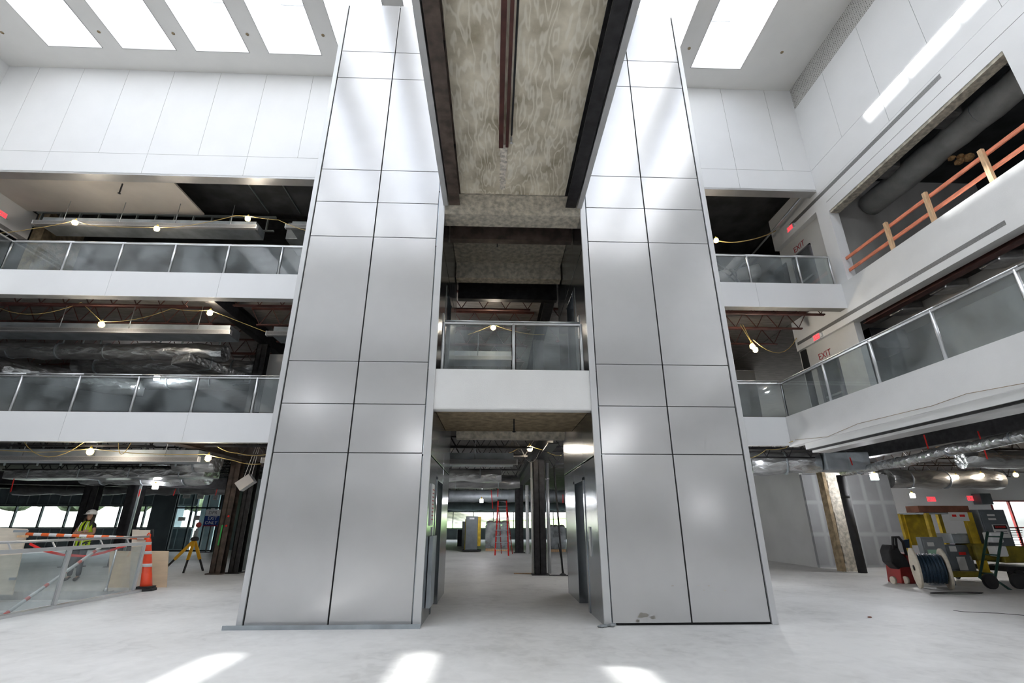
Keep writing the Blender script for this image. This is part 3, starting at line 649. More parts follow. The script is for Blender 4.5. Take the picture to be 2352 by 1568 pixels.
# ================================================================ GLASS RAILINGS
ORD = ['first', 'second', 'third', 'fourth', 'fifth', 'sixth', 'seventh', 'eighth', 'ninth', 'tenth', 'eleventh', 'twelfth', 'thirteenth', 'fourteenth', 'fifteenth', 'sixteenth', 'seventeenth', 'eighteenth']
def railing(label, runs, z, h=.98, inward=(0, 1), post_w=.062):
    """runs: list of polylines (lists of (x,y) post positions)"""
    x0, y0 = runs[0][0]
    t = empty('glass_railing', (x0, y0, z), label, 'railing', 'glass railings along the atrium edges')
    for run in runs:
        for (x, y) in run:
            p = MB(); p.lathe((x, y, z), [(post_w/2, 0), (post_w/2, h)], 10); p.build('post', 'alu', t)
        for (a, b) in zip(run, run[1:]):
            A, B = Vector((*a, 0)), Vector((*b, 0)); d = (B-A).normalized(); nrm = Vector((-d.y, d.x, 0))
            if nrm.dot(Vector((*inward, 0))) < 0: nrm = -nrm
            g = MB(); g.obox((A+B)/2+Vector((0, 0, z+.03+(h-.08)/2)), (B-A)/2-d*.045, nrm*.006, Vector((0, 0, (h-.08)/2))); g.build('glass_panel', 'glass', t)
            r = MB(); r.bar(A+Vector((0, 0, z+h-.02)), B+Vector((0, 0, z+h-.02)), .05, .04); r.build('top_rail', 'alu', t)
            off = nrm*.09; hr = MB(); hz = z+h+.07
            hr.tube([A+off+Vector((0, 0, hz)), B+off+Vector((0, 0, hz))], .021, 8)
            L = (B-A).length
            for f in (.16, .84):
                c = A+(B-A)*f; hr.bar(c+Vector((0, 0, z+h)), c+off+Vector((0, 0, hz-.02)), .014, .014)
            hr.build('handrail', 'alu', t)
    return t
railing('glass railing along the left side of level three', [[(x, 12.78) for x in (-14.24, -12.56, -11.06, -9.53, -7.97, -6.4, -4.85, -3.98)], [(-14.24, y) for y in (12.78, 11.2, 9.6, 8.0)]], 8.31)
railing('glass railing along the left side of level two', [[(x, 12.78) for x in (-15.6, -14.07, -12.54, -11.04, -9.51, -7.96, -6.4, -4.85, -3.98)]], 4.21)
railing('short glass railing at right rear of level three, ending at the white column', [[(x, 12.78) for x in (4.7, 6.25, 7.76, 9.34, 10.36)]], 8.31)
railing('long glass railing turning the corner along the right level two balcony', [[(4.7, 12.78), (6.3, 12.78), (8.04, 12.78)], [(8.04, y) for y in (12.78, 10.96, 9.40, 7.84, 6.30, 4.75, 3.2, 1.65)]], 4.21, inward=(1, .3))
railing('two-pane glass railing between the two steel towers', [[(-1.0, 8.74), (.36, 8.74), (1.68, 8.74)]], 4.21)
# ground floor railing of the stair opening
t = empty('stair_railing', (-8.3, 9.5, 0), 'glass and steel railing beside the stair opening at lower left', 'railing')
zt = 1.05
for y in (6.0, 8.3, 10.62, 12.78):
    p = MB(); p.box(-8.335, -8.275, y-.035, y+.035, 0, zt); p.build('post', 'alu', t, bevel=.004)
for a, b in ((6.0, 8.3), (8.3, 10.62), (10.62, 12.78)):
    g = MB(); g.box(-8.31, -8.30, a+.05, b-.05, .07, zt-.05); g.build('glass_panel', 'glass', t)
q = MB(); q.box(-8.34, -8.27, 5.6, 12.98, zt-.03, zt+.035); q.build('top_rail', 'alu', t)
q = MB(); q.tube([(-8.42, 5.6, zt+.15), (-8.42, 13.05, zt+.15)], .024, 8)
for y in (7.2, 9.4, 10.3, 11.5, 12.3): q.bar((-8.32, y, zt), (-8.42, y, zt+.13), .02, .02)
q.build('handrail', 'alu', t)
q = MB(); q.box(-8.38, -8.22, 5.6, 13.0, 0, .05); q.build('base_shoe', 'alu', t)
q = MB(); q.tube([(-9.0, 12.9, 0.02), (-9.0, 12.9, .98)], .022, 8); q.box(-9.12, -8.88, 12.8, 13.0, 0, .03); q.lathe((-9, 12.9, .03), [(.05, 0), (.03, .07)], 10)
tag(q.build('steel_stanchion', 'alu'), 'thin steel stanchion with square base plate seen through the stair railing glass', 'post')

# ================================================================ WOOD GUARD RAIL (level three opening at right)
t = empty('wood_guardrail', (10.62, 9.8, 8.3), 'orange-marked timber guard rail in the level three opening at right', 'guard rail')
for y in (10.73, 9.46, 8.0, 6.95):
    p = MB(); p.box(10.52, 10.60, y-.05, y+.05, 8.0, 9.15); p.build('post', 'lumber', t, bevel=.005)
for z, nm in ((9.02, 'top_board'), (8.62, 'mid_board')):
    p = MB(); p.box(10.60, 10.64, 6.88, 12.4, z-.045, z+.045); p.build(nm, 'orangewood', t)

# ================================================================ STRUCTURAL STEEL ABOVE
def joist_proto(L, mat, hgt=.58, pitch=.66):
    t = empty('steel_joist', (0, 0, 0))
    q = MB(); q.box(0, L, -.045, -.008, -.045, 0); q.box(0, L, .008, .045, -.045, 0); q.build('top_chord', mat, t)
    q = MB(); q.box(.25, L-.25, -.045, -.008, -hgt-.045, -hgt); q.box(.25, L-.25, .008, .045, -hgt-.045, -hgt); q.box(.25, L-.25, -.045, .045, -hgt-.008, -hgt); q.build('bottom_chord', mat, t)
    q = MB(); n = int(L/pitch)
    for k in range(n):
        x = k*L/n; m2 = x+L/n*.5
        q.bar((x, 0, -.03), (m2, 0, -hgt), .02, .02); q.bar((m2, 0, -hgt), (x+L/n, 0, -.03), .02, .02)
    q.build('web', mat, t); return t
bays = {'left': (-19.2, 10.3), 'centre': (-8.0, 9.3), 'right': (1.9, 8.5)}
JN = {(8.13, 'left'): [13.35, 14.75, 16.2, 17.7, 19.3, 21.0, 23.0], (8.13, 'centre'): [13.25, 14.75, 16.3, 18.0, 20.0], (8.13, 'right'): [13.25, 14.4, 15.9],
      (4.05, 'left'): [13.5, 15.9, 17.9, 19.9, 22.0, 24.5, 27.0], (4.05, 'centre'): [13.4, 15.2, 17.2, 19.4, 22.0, 25.0, 28.5, 33.0, 38.0, 44.0], (4.05, 'right'): [13.4, 15.2, 17.2, 18.4]}
for (z, bay), ys in JN.items():
    x, L = bays[bay]
    mat = 'redsteel' if z > 5 else ('darksteel')
    pr = joist_proto(L, mat); lev = 'level three' if z > 5 else 'level two'
    for i, y in enumerate(ys):
        lab = '%s steel joist back from the atrium edge, %s bay under the %s slab' % (ORD[i], bay, lev)
        if i == 0: o = pr; o.location = (x, y, z); o['label'] = lab; o['group'] = 'open-web joists under the %s slab' % lev
        else: o = dup(pr, (x, y, z), lab, 'open-web joists under the %s slab' % lev)
        o['category'] = 'joist'
# joists of the right-hand ground floor bay, running away from the atrium
pr = joist_proto(8.0, 'brownsteel')
for i, (x, y) in enumerate([(12.9, 20.0+1.4), (12.9, 17.2), (12.9, 15.2), (12.9, 13.2), (12.9, 11.2), (12.9, 9.2), (12.9, 7.2)]):
    lab = '%s steel joist counted from the rear in the right ground floor bay' % ORD[i]
    if i == 0: o = pr; o.location = (x+2.4, y, 4.04); o['label'] = lab; o['group'] = 'joists over the right ground floor bay'
    else: o = dup(pr, (x, y, 4.04), lab, 'joists over the right ground floor bay')
    o['category'] = 'joist'
def ibeam(name, label, p, q_, w, h, mat, cat='beam', group=None):
    """I beam between two axis points (top centre)"""
    p, q_ = Vector(p), Vector(q_); d = (q_-p); L = d.length; dn = d/L; s = Vector((-dn.y, dn.x, 0)); m = MB(); c = (p+q_)/2
    m.obox(c-Vector((0, 0, .012)), d/2, s*(w/2), Vector((0, 0, .012))); m.obox(c-Vector((0, 0, h-.012)), d/2, s*(w/2), Vector((0, 0, .012))); m.obox(c-Vector((0, 0, h/2)), d/2, s*.008, Vector((0, 0, h/2-.012)))
    o = m.build(name, mat); return tag(o, label, cat, group)
G = 'long girders running back from the atrium'
ibeam('steel_girder', 'dark girder running back under level three slab, left of the left tower', (-8.45, 12.95, 8.13), (-8.45, 30, 8.13), .3, .5, 'darksteel', group=G)
ibeam('steel_girder', 'dark girder running back under level two slab, left of the left tower', (-8.6, 12.95, 4.05), (-8.6, 34, 4.05), .3, .55, 'brownsteel', group=G)
ibeam('steel_girder', 'dark girder running back over the passage column on the ground floor', (1.6, 12.95, 4.05), (1.6, 49, 4.05), .3, .55, 'darksteel', group=G)
ibeam('steel_girder', 'dark girder over the upper passage, right side', (1.6, 12.95, 8.13), (1.6, 30, 8.13), .3, .5, 'darksteel', group=G)
ibeam('steel_girder', 'dark beam crossing left to right over the window wall side of ground floor', (-33, 25.5, 3.6), (-9, 25.5, 3.6), .35, .5, 'darksteel', group=G)
ibeam('steel_girder', 'slanting black beam over the far left ground floor', (-26, 17.2, 3.35), (-9, 22.5, 3.3), .3, .45, 'darksteel', group=G)
ibeam('steel_girder', 'rust brown beam along the opening under the level three fascia at right', (10.95, -8, 7.42), (10.95, 12.7, 7.42), .22, .42, 'redsteel', group=G)
ibeam('steel_girder', 'dark beam over the right ground floor bay beside the fascia', (12.2, -8, 4.05), (12.2, 24, 4.05), .3, .55, 'darksteel', group=G)
ibeam('steel_girder', 'black roof beam crossing above the left level three walkway', (-19, 16.2, 12.6), (-3.5, 16.2, 12.6), .4, .6, 'darksteel', group=G)
# columns
def column(label, x, y, z0, z1, w=.3, mat='darksteel', d=.3):
    m = MB(); m.box(x-w/2, x+w/2, y-d/2, y-d/2+.02, z0, z1); m.box(x-w/2, x+w/2, y+d/2-.02, y+d/2, z0, z1); m.box(x-.01, x+.01, y-d/2, y+d/2, z0, z1); m.box(x-w/2, x-w/2+.02, y-d/2, y+d/2, z0, z1)
    m.box(x-w/2-.08, x+w/2+.08, y-d/2-.08, y+d/2+.08, z0, z0+.03)
    return tag(m.build('steel_column', mat), label, 'column', 'steel columns')
c1 = column('brown steel column left of the left tower with green streak and red marks', -8.72, 17.2, 0, 3.5, .34, 'brownsteel')
k = MB(); k.bar(aY(511, 1205, 17.04), aY(501, 1252, 17.04), .045, .002, up=(0, 1, 0)); k.build('green_paint_streak', pm('green_paint', (.03, .42, .08), .6), c1)
for q_ in ((525, 1185), (520, 1207)):
    p = aY(*q_, 17.04); k = MB(); k.lathe((p.x, p.y, p.z), [(.035, -.004), (.03, -.008)], 10, 'y'); k.build('red_paint_spot', 'redtape', c1)
column('black steel column behind the brown column, left of the left tower', -8.28, 17.45, 0, 3.5, .3)
column('black steel column standing in the ground floor passage view', 1.5, 16.55, 0, 3.5, .38)
column('second black column farther down the passage', 1.45, 28.2, 0, 3.5, .45)
column('black column on level two beside the pale panel, left of left tower', -8.5, 17.0, 4.2, 7.65, .36)
column('dark slanted-looking column seen between towers on level two', 1.55, 16.2, 4.2, 7.65, .36)
column('black column in front of the left windows, right of the person', aY(305, 1160, 20).x, 20.0, 0, 2.9, .5)
column('black column behind the person in the white hard hat', aY(206, 1160, 20).x, 20, 0, 2.9, .5)
_x = aY(316, 1160, 19.6).x; m = MB(); m.box(_x-.04, _x+.04, 19.5, 19.54, 0, 3.3); tag(m.build('metal_stud', 'stud'), 'pale metal stud standing against the black column right of the person', 'stud')
# round pipes by the passage column
for (px, Y, r, lab, mat) in ((1226, 16.9, .07, 'white vertical pipe left of the black passage column', 'refl'), (1262, 17.0, .06, 'grey vertical pipe right of the black passage column', 'alu'), (1212, 27.4, .09, 'white vertical pipe farther back beside the passage column', 'refl')):
    p = aY(px, 1300 if Y < 20 else 1270, Y); m = MB(); m.tube([(p.x, Y, 0), (p.x, Y, 3.45)], r, 12); m.lathe((p.x, Y, 2.9), [(r+.012, 0), (r+.012, .05)], 12)
    tag(m.build('vertical_pipe', mat), lab, 'pipe', 'vertical pipes beside the passage column')
# right: fireproofed column and black pole
xa_, xb_ = aY(1941, 1312, 17.3).x, aY(1974, 1312, 17.3).x
m = MB()
for k in range(12):
    z = k*.265; j = random.uniform(-.018, .018); m.box(xa_+j, xb_-j*.5, 17.2, 17.6+j, z, z+.265)
o = tag(m.build('fireproofed_column', 'fire'), 'rough grey fireproofed column in the right ground floor bay', 'column')
m = MB(); m.box(xa_-.13, xa_-.02, 17.2, 17.5, 0, 3.2); m.build('steel_flange', 'fireb', o)
px_ = aY(1982, 1315, 16.75).x
m = MB(); m.tube([(px_, 16.75, 0), (px_, 16.75, 3.05)], .13, 14); m.lathe((px_, 16.75, 2.3), [(.135, 0), (.135, .12)], 14)
o = tag(m.build('black_pipe', 'rubber'), 'shiny black vertical pipe beside the fireproofed column at right', 'pipe')

# ================================================================ LIGHT FIXTURES, DUCTS
def fixture(label, x0, x1, z, y=14.2, plen=True):
    t = empty('linear_diffuser', (x0, y, z), label, 'diffuser', 'long linear diffusers hung parallel to the atrium edge')
    q = MB(); q.box(x0, x1, y-.06, y+.06, z, z+.14); q.build('housing', 'galvl', t)
    q = MB(); q.box(x0+.02, x1-.02, y-.065, y-.06, z+.02, z+.12); q.build('face_strip', 'slot', t)
    for a in (x0, x1):
        q = MB(); q.box(a-.01, a+.01, y-.07, y+.06, z-.005, z+.145); q.build('end_cap', 'refl', t)
    if plen: q = MB(); q.box(x0+.15, x1-.1, y+.07, y+.72, z+.02, z+.34); q.build('plenum', 'galv', t)
    n = max(2, int((x1-x0)/1.7))
    for k in range(n):
        x = x0+(k+.5)*(x1-x0)/n; q = MB(); q.tube([(x, y, z+.14), (x, y, z+.95)], .012, 6); q.build('hanger_rod', 'conduit', t)
    return t
fixture('long metal diffuser above the left level three railing', -15.4, -8.1, 10.80)
fixture('short diffuser stub beside left tower on level three', -7.15, -4.2, 10.85)
fixture('long metal diffuser on level two, left of the left tower', -16.5, -8.2, 6.97)
fixture('short diffuser stub beside left tower on level two', -7.1, -4.2, 6.95)
fixture('long metal diffuser over the left ground floor', -18, -8.3, 3.12)
fixture('short diffuser stub beside left tower on ground floor', -6.55, -4.2, 3.1)
fixture('diffuser seen through the ground floor passage', -4.2, .68, 3.08)
fixture('diffuser seen behind the level two passage railing', -4.2, .65, 6.5, y=15)
def duct(label, p, q_, r, mat='foil', rect=None, seg=10, jit=.03, name='wrapped_duct', grp='foil wrapped ducts'):
    m = MB(); p, q_ = Vector(p), Vector(q_)
    if rect:
        m.bar(p, q_, rect[0], rect[1]); o = m.build(name, mat, bevel=.03)
    else:
        n = max(3, int((q_-p).length/.45)); pts = [p.lerp(q_, k/n)+Vector((0, random.uniform(-jit, jit), random.uniform(-jit, jit))) for k in range(n+1)]
        m.tube(pts, [r*random.uniform(.9, 1.1) for _ in pts], 14)
        o = m.build(name, mat)
    tag(o, label, 'duct', grp)
    L = (q_-p).length; n = max(1, int(L/1.5)); d = (q_-p).normalized()
    for k in range(n):
        b = MB(); c = p+d*((k+.5)*L/n)
        if rect: b.bar(c-d*.015, c+d*.015, rect[0]+.012, rect[1]+.012)
        else: b.tube([c-d*.02, c+d*.02], r*1.03, 14)
        b.build('band', 'galv', o)
    if 'far window wall' in label:
        h = MB()
        for k in range(6): h.box(-13+k*4.6-.02, -13+k*4.6+.02, 46.98, 47.02, 3.2, 4.06)
        h.build('hanger', 'stud', o)
    return o
duct('wide foil duct behind the long diffuser on left level two', (-17, 15.9, 6.95), (-9.2, 15.9, 6.95), .28)
duct('second foil duct on left level two, farther back', (-15.5, 17.6, 6.95), (-8.9, 17.6, 6.95), .30)
duct('third foil duct low above the left level two railing', (-14, 19.4, 6.9), (-8.9, 19.4, 6.9), .33)
duct('slanting foil duct crossing left level two toward the girder', (-10.2, 15.2, 6.5), (-9.0, 18.2, 6.4), 0, rect=(.8, .3))
duct('crumpled foil duct at the far left of level two', (-17.5, 16.8, 6.6), (-14.2, 19.5, 6.6), .35)
duct('flat foil duct over the left ground floor', (-16, 17.3, 3.0), (-9.4, 17.0, 3.05), 0, rect=(.9, .28))
duct('creased foil duct over the left ground floor behind the flat one', (-15.5, 19.5, 3.15), (-10.6, 19, 3.1), .3)
duct('dark foil duct far back over the left ground floor', (-22, 24, 3.0), (-12, 24, 3.05), .3, 'foild')
duct('silver duct end near the brown column', (-10.2, 16.3, 3.35), (-8.9, 16.3, 3.3), .3)
duct('foil duct crossing above the passage interior', (-6, 18.5, 3.15), (.3, 18.5, 3.15), .22)
duct('second foil duct above the passage interior', (-6, 21, 3.1), (1.1, 21, 3.1), .25, 'foild')
duct('pale duct far down the passage ceiling', (-8, 30, 3.0), (9, 30.2, 3.0), .35, 'galv')
duct('large grey duct along the far window wall down the passage', (-15, 47, 2.98), (11.5, 47, 2.98), .43, 'sheathl')
duct('bright crumpled foil duct beside the right tower on ground floor', (8.6, 16.2, 3.35), (10.6, 15.7, 3.35), .36, rect=None)
duct('square metal duct end next to the crumpled foil duct', (10.6, 15.6, 3.35), (11.9, 15.4, 3.35), 0, 'galv', rect=(.7, .55))
duct('long foil duct sweeping over the right ground floor bay', aY(1935, 1087, 16.4), aY(2420, 985, 9.5), .13)
duct('foil duct next to the fascia over the right bay', (12.8, 13, 3.15), (19, 12.4, 3.15), .24)
duct('second foil duct over the right bay', (12.9, 10.3, 3.2), (20, 9.9, 3.2), .22)
duct('dark duct behind taped wall over the right bay', (15.8, 19.4, 3.15), (20.5, 19.5, 3.15), .35, 'foild')
duct('grey round duct crossing the dark ceiling of right level three', (10.9, 17.3, 11.3), (5.2, 18.5, 10.6), .28, 'refl', grp='round ducts on level three')
duct('large wrapped round duct inside the level three opening at right', (12.35, 12.9, 11.35), (12.5, 2, 11.35), .36, 'ductwrap', jit=.015, grp='round ducts on level three')
for i, (y, lab) in enumerate(((11.3, 'first branch duct off the large round duct, farthest from the camera'), (9.3, 'second branch duct off the large round duct'), (7.4, 'third branch duct off the large round duct, nearest the camera'))):
    duct(lab, (11.93, y, 11.5), (10.9, y+.1, 11.7), 0, 'foild', rect=(.6, .35), grp='branch ducts on level three')
m = MB()
for k in range(9): m.sphere((12.75+random.uniform(-.15, .3), 10.2+random.uniform(-.15, .15), 10.98+random.uniform(-.12, .1)), random.uniform(.06, .13), 7, 5, (1, 1.2, .7))
tag(m.build('torn_insulation', 'insul'), 'ragged yellow insulation hanging from the large round duct', 'insulation')
for i, (x, y) in enumerate(((13.1, 14.2), (13.8, 12.0), (14.6, 11.2), (15.6, 9.2), (17, 7.6))):
    m = MB()
    for k in range(12): m.sphere((x+random.uniform(-.6, .6), y+random.uniform(-.3, .3), 3.75+random.uniform(-.1, .1)), random.uniform(.08, .17), 7, 5, (1.4, 1, .6))
    tag(m.build('torn_insulation', 'insul'), '%s clump of torn brown insulation above the right bay, counted from the rear' % ORD[i], 'insulation', 'torn insulation over the right bay')
# deep fluted foil wraps over the right level two walkway
for i in range(6):
    y = 11.9-i*1.35
    m = MB(); m.obox((11.5, y, 7.14), (.34, 0, .03), (0, .24, 0), (0, 0, .13)); 
    tag(m.build('wrapped_duct', 'foild', bevel=.05), '%s foil-wrapped stub above the right level two walkway, counted from the rear' % ORD[i], 'duct', 'foil stubs above the right walkway')
m = MB(); m.box(11.2, 12.3, 12.95, 14.2, 6.35, 7.0); tag(m.build('fan_coil_unit', 'darksteel', bevel=.02), 'dark square air unit hung where the right wall meets level two opening', 'air unit')
# pipes and conduits in bundles
def pipe(label, pts, r, mat='conduit', name='conduit', cat='conduit', grp=None):
    m = MB(); m.tube(pts, r, 6); return tag(m.build(name, mat), label, cat, grp)
GC = 'overhead conduits'
for k, (y, z) in enumerate(((15.9, 10.95), (16.0, 10.88), (16.1, 10.7))):
    pipe(['upper', 'middle', 'lower'][k]+' conduit bending across the dark ceiling right of the right tower', [(4.8, y, z), (8.3-.6*(k == 2), y, z), (9.3, y+.6, z-.25*(k+1)*.6), (9.9, y+1.2, z-.3)], .028, grp=GC)
pipe('dark conduit running diagonally beside the right wall on level three', [(10.2, 12.9, 11.75), (10.1, 16.4, 11.4), (9.6, 17.4, 11.0)], .04, grp=GC)
for k, (x, y) in enumerate(((-5.7, 14.9), (-5.5, 15.1), (-5.35, 14.7))):
    pipe(['left', 'middle', 'right'][k]+' of three conduits dropping beside the left tower on level two', [(x, y, 7.4), (x-.05, y, 6.2), (x-.2, y+.1, 5.9)], .02, grp=GC)
for k, (px) in enumerate((20, 95, 148, 230, 330, 410)):
    p = aY(px, 1040, 15.2); pipe('%s vertical hanger strut over the left ground floor, from the left' % ORD[k], [(p.x, 15.2, 4.0), (p.x, 15.2, 3.1)], .028, 'stud', 'hanger_strut', 'strut', 'hanger struts over the left ground floor')
for k, (px) in enumerate((160, 205, 245, 380, 430, 515)):
    p = aY(px, 745, 16.5); pipe('%s vertical hanger strut on left level two, from the left' % ORD[k], [(p.x, 16.5, 8.1), (p.x, 16.5, 7.15)], .028, 'stud', 'hanger_strut', 'strut', 'hanger struts on left level two')
# level three stud header behind the drywall soffit
t = empty('stud_header', (-13, 15.1, 11.4), 'metal stud header frame behind the beige soffit on left level three', 'stud framing')
q = MB(); q.box(-16.4, -8.0, 15.06, 15.14, 11.86, 11.92); q.build('top_track', 'stud', t)
q = MB(); q.box(-16.4, -8.0, 15.06, 15.14, 11.30, 11.34); q.build('bottom_track', 'stud', t)
for k in range(13):
    x = -16.2+k*.66; q = MB(); q.box(x-.02, x+.02, 15.06, 15.14, 11.34, 11.86); q.build('stud', 'stud', t)
m = MB(); m.box(-16.69, -16.3, 15.45, 17.0, 9.0, 12.2); tag(m.build('brown_bulkhead', 'fireb'), 'tan fireproofed pier at far left of level three', 'pier')
m = MB(); m.box(-7.7, -6.3, 15.4, 16.6, 11.2, 11.9); tag(m.build('air_unit', 'galv', bevel=.02), 'dark metal air unit on level three left of the left tower', 'air unit')
for k, x in enumerate((-8.8, -7.6, -6.4, -5.2)):
    m = MB(); m.box(x-.02, x+.02, 13.1, 16.0, 12.70, 12.745); tag(m.build('ceiling_channel', 'stud'), '%s thin ceiling channel left of the left tower, from the left' % ORD[k], 'channel', 'channels on the dark ceiling')
p = aZ(263, 405, 11.9); m = MB(); m.tube([(p.x, 13.4, 11.9), (p.x, 13.4, 11.55)], .022, 8); m.lathe((p.x, 13.4, 11.5), [(.02, 0), (.05, .02), (.02, .05)], 10)
tag(m.build('sprinkler_drop', 'rubber'), 'black sprinkler drop hanging from the beige soffit', 'sprinkler')

# ================================================================ WORK LIGHTS AND CORDS
def work_light(px, py, Y, label, kind='bulb', r=.062, tilt=0):
    p = aY(px, py, Y)
    t = empty('work_light', tuple(p), label, 'work light', 'temporary work lights')
    q = MB()
    if kind == 'bulb': q.sphere(p, r, 12, 8, (1, 1, 1.15))
    else: q.box(p.x-r, p.x+r, p.y-r*.5, p.y+r*.5, p.z-r, p.z+r)
    q.build('bulb', kind, t)
    q = MB(); q.lathe((p.x, p.y, p.z+r*1.05), [(r*.5, 0), (r*.55, r*.5), (r*.3, r*1.3), (r*.12, r*1.5)], 10); q.build('socket', 'cage', t)
    if kind == 'bulb':
        q = MB()
        for k in range(6):
            a = k*PI/3; pts = [Vector((p.x+r*1.35*math.cos(a)*math.sin(b), p.y+r*1.35*math.sin(a)*math.sin(b), p.z+r*1.5*math.cos(b))) for b in [PI*j/7 for j in range(1, 8)]]
            q.tube(pts, .004, 4)
        for zz in (-.5, .3): q.tube([Vector((p.x+r*1.3*math.cos(a), p.y+r*1.3*math.sin(a), p.z+zz*r)) for a in [2*PI*j/12 for j in range(13)]], .004, 4)
        q.build('wire_cage', 'cage', t)
    return t, p
WL = [(172, 511, 13.55, 'lit work light at far left of level three, above the long diffuser', 'bulb'), (360, 525, 13.55, 'lit work light in front of the middle of the level three diffuser', 'bulb'),
      (569, 502, 13.55, 'lit work light near the air unit, left of left tower on level three', 'bulb'), (1645, 552, 13.55, 'lit work light beside the right tower on level three', 'bulb'),
      (233, 745, 13.45, 'caged work light hanging at left on level two', 'bulb'), (482, 718, 13.45, 'caged work light near the brown joist end on level two', 'bulb'),
      (360, 868, 18.6, 'white work light behind the left level two railing glass', 'led'), (1133, 752, 13.55, 'lit work light behind the railing between the towers', 'bulb'),
      (1728, 795, 13.8, 'bright work light hanging on coiled cord right of the right tower', 'bulb'), (1735, 803, 13.9, 'lower of two work lights bunched together right of the right tower', 'bulb'),
      (207, 1037, 13.35, 'caged work light over the left ground floor', 'bulb'), (478, 1052, 13.35, 'caged work light at the end of the ground floor diffuser', 'bulb'),
      (357, 1117, 19, 'bright white work light in front of the left black columns', 'led'), (1217, 1030, 14.6, 'caged work light at the top of the passage column', 'bulb'),
      (1106, 1150, 27, 'white work light hanging deep in the passage', 'led'), (2008, 1095, 16.3, 'large white lamp beside the black pipe at right', 'led'),
      (2197, 1095, 19, 'upper orange work light above the cart at right', 'bulb'), (2190, 1109, 19.5, 'lower orange work light above the cart at right', 'bulb'),
      (2255, 1091, 19, 'work light second from the right edge above the grey cabinet', 'bulb'), (2333, 1090, 19, 'work light nearest the right edge of the ground floor', 'bulb'),
      (2096, 1138, 22, 'white work light against the far white wall at right', 'led')]
for (px, py, Y, lab, kd) in WL: work_light(px, py, Y, lab, kd, r=(.10 if (px, py) == (2008, 1095) else .085 if kd == 'led' and Y > 18 else .062))
# lamps standing behind the camera whose glints show on the tower cladding
for (px, py) in ((712, 925), (1421, 992), (1614, 1162)):
    T = aY(px, py, TY); k = (TY+8)/TY
    v = Vector((T.x*(1+k), -8, CAMZ+(T.z-CAMZ)*(1+k))); t = empty('work_light', tuple(v), 'white work light behind the viewer, mirrored %s' % {712: 'low on the left tower', 1421: 'on the right tower level with the lower balcony', 1614: 'lowest on the right tower'}[px], 'work light', 'work lights behind the viewer')
    q = MB(); q.sphere(v, .07, 12, 8); q.build('bulb', 'led', t); q = MB(); q.lathe((v.x, v.y, v.z+.13), [(.06, 0), (.05, .1)], 10); q.build('socket', 'cage', t)
# unseen fill lamps, added to lift the darker floors, shaped like the work lights
for (x, y, z, lab) in ((-3.4, 19.2, 3.0, 'added ground floor fill light hidden behind the left tower'), (3.3, 14.6, 3.2, 'added ground floor fill light hidden behind the right tower'), (-4.5, 22, 3.0, 'added ground floor fill light deep behind the left tower'), (5.6, 22, 3.0, 'added ground floor fill light deep behind the right tower'),
                       (13.6, 6.4, 3.0, 'added ground floor fill light right of the frame beside the cart'), (11.2, 3.5, 2.9, 'added ground floor fill light under the right balcony near the viewer'), (7.2, 14.3, 2.9, 'added ground floor fill light behind the right tower edge'),
                       (11.6, 6.0, 6.8, 'added level two fill light right of the frame'), (-2.6, 14.6, 7.3, 'added level two fill light hidden behind the left tower'), (4.3, 14.3, 7.3, 'added level two fill light hidden behind the right tower'),
                       (14.3, 4.5, 11.2, 'added level three fill light right of the frame'), (-13, 4.0, 2.9, 'added ground floor fill light left of the frame'), (-4, -9, 5.4, 'added fill light by the rear wall behind the viewer, left'), (6, -9, 5.4, 'added fill light by the rear wall behind the viewer, right')):
    t = empty('work_light', (x, y, z), lab, 'work light', 'unseen lamps added for fill light')
    q = MB(); q.sphere((x, y, z), .10, 12, 8); q.build('bulb', 'led', t); q = MB(); q.lathe((x, y, z+.1), [(.06, 0), (.05, .1)], 10); q.build('socket', 'cage', t)
def cord(label, pts, Y, sag=0, mat='cord', r=.009, close=False):
    P = [aY(x, y, Y if not isinstance(Y, (list, tuple)) else Y[i]) for i, (x, y) in enumerate(pts)]
    out = []
    for i, (a, b) in enumerate(zip(P, P[1:])):
        s = sag[i] if isinstance(sag, (list, tuple)) else sag
        for k in range(8): f = k/8; v = a.lerp(b, f); v.z -= 4*s*f*(1-f); out.append(v)
    out.append(P[-1]); m = MB(); m.tube(out, r, 5)
    return tag(m.build('power_cord', mat), label, 'cord', 'temporary light cords')
cord('thin cord strung along the level three lights at left', [(0, 535), (75, 525), (172, 506), (240, 520), (400, 522), (540, 495), (569, 496), (640, 505), (705, 530)], 13.58, [.02, .03, .05, .02, .05, 0, .02, .03])
cord('yellow cord sagging between level two lights at left', [(0, 708), (187, 694), (233, 738), (395, 708), (482, 712), (610, 762)], 13.48, [.28, .0, .14, .05, .0])
cord('cord along the left ground floor lights', [(0, 1034), (90, 1038), (207, 1030), (300, 1040), (470, 1043), (540, 1058), (600, 1065)], 13.38, [.0, .02, .0, .02, .0, .04])
cord('loose looped cord under the left level two fascia', [(52, 1010), (195, 1014)], 13.4, .42)
cord('small hanging cord loop under the left level two fascia', [(272, 1015), (302, 1015)], 13.4, .32)
cord('cord draped from the fascia to the left tower on ground floor', [(495, 1022), (545, 1040), (615, 1043)], 13.4, .05)
cord('cord over the light between the towers', [(1075, 768), (1133, 745), (1180, 760), (1250, 768)], 14, [.02, .02, .04])
cord('bundle of yellow cords right of the right tower on level three', [(1645, 552), (1700, 555), (1760, 540), (1788, 527)], [13.9, 14, 14.5, 15.3], [.05, .03, 0], r=.02)
cord('cord hanging in a coil beside the bright light right of the right tower', [(1700, 745), (1728, 790)], 13.8, .0, r=.012)
cord('second strand of cord dropping to the bright light', [(1706, 745), (1722, 778), (1738, 800)], 13.85, .0, r=.012)
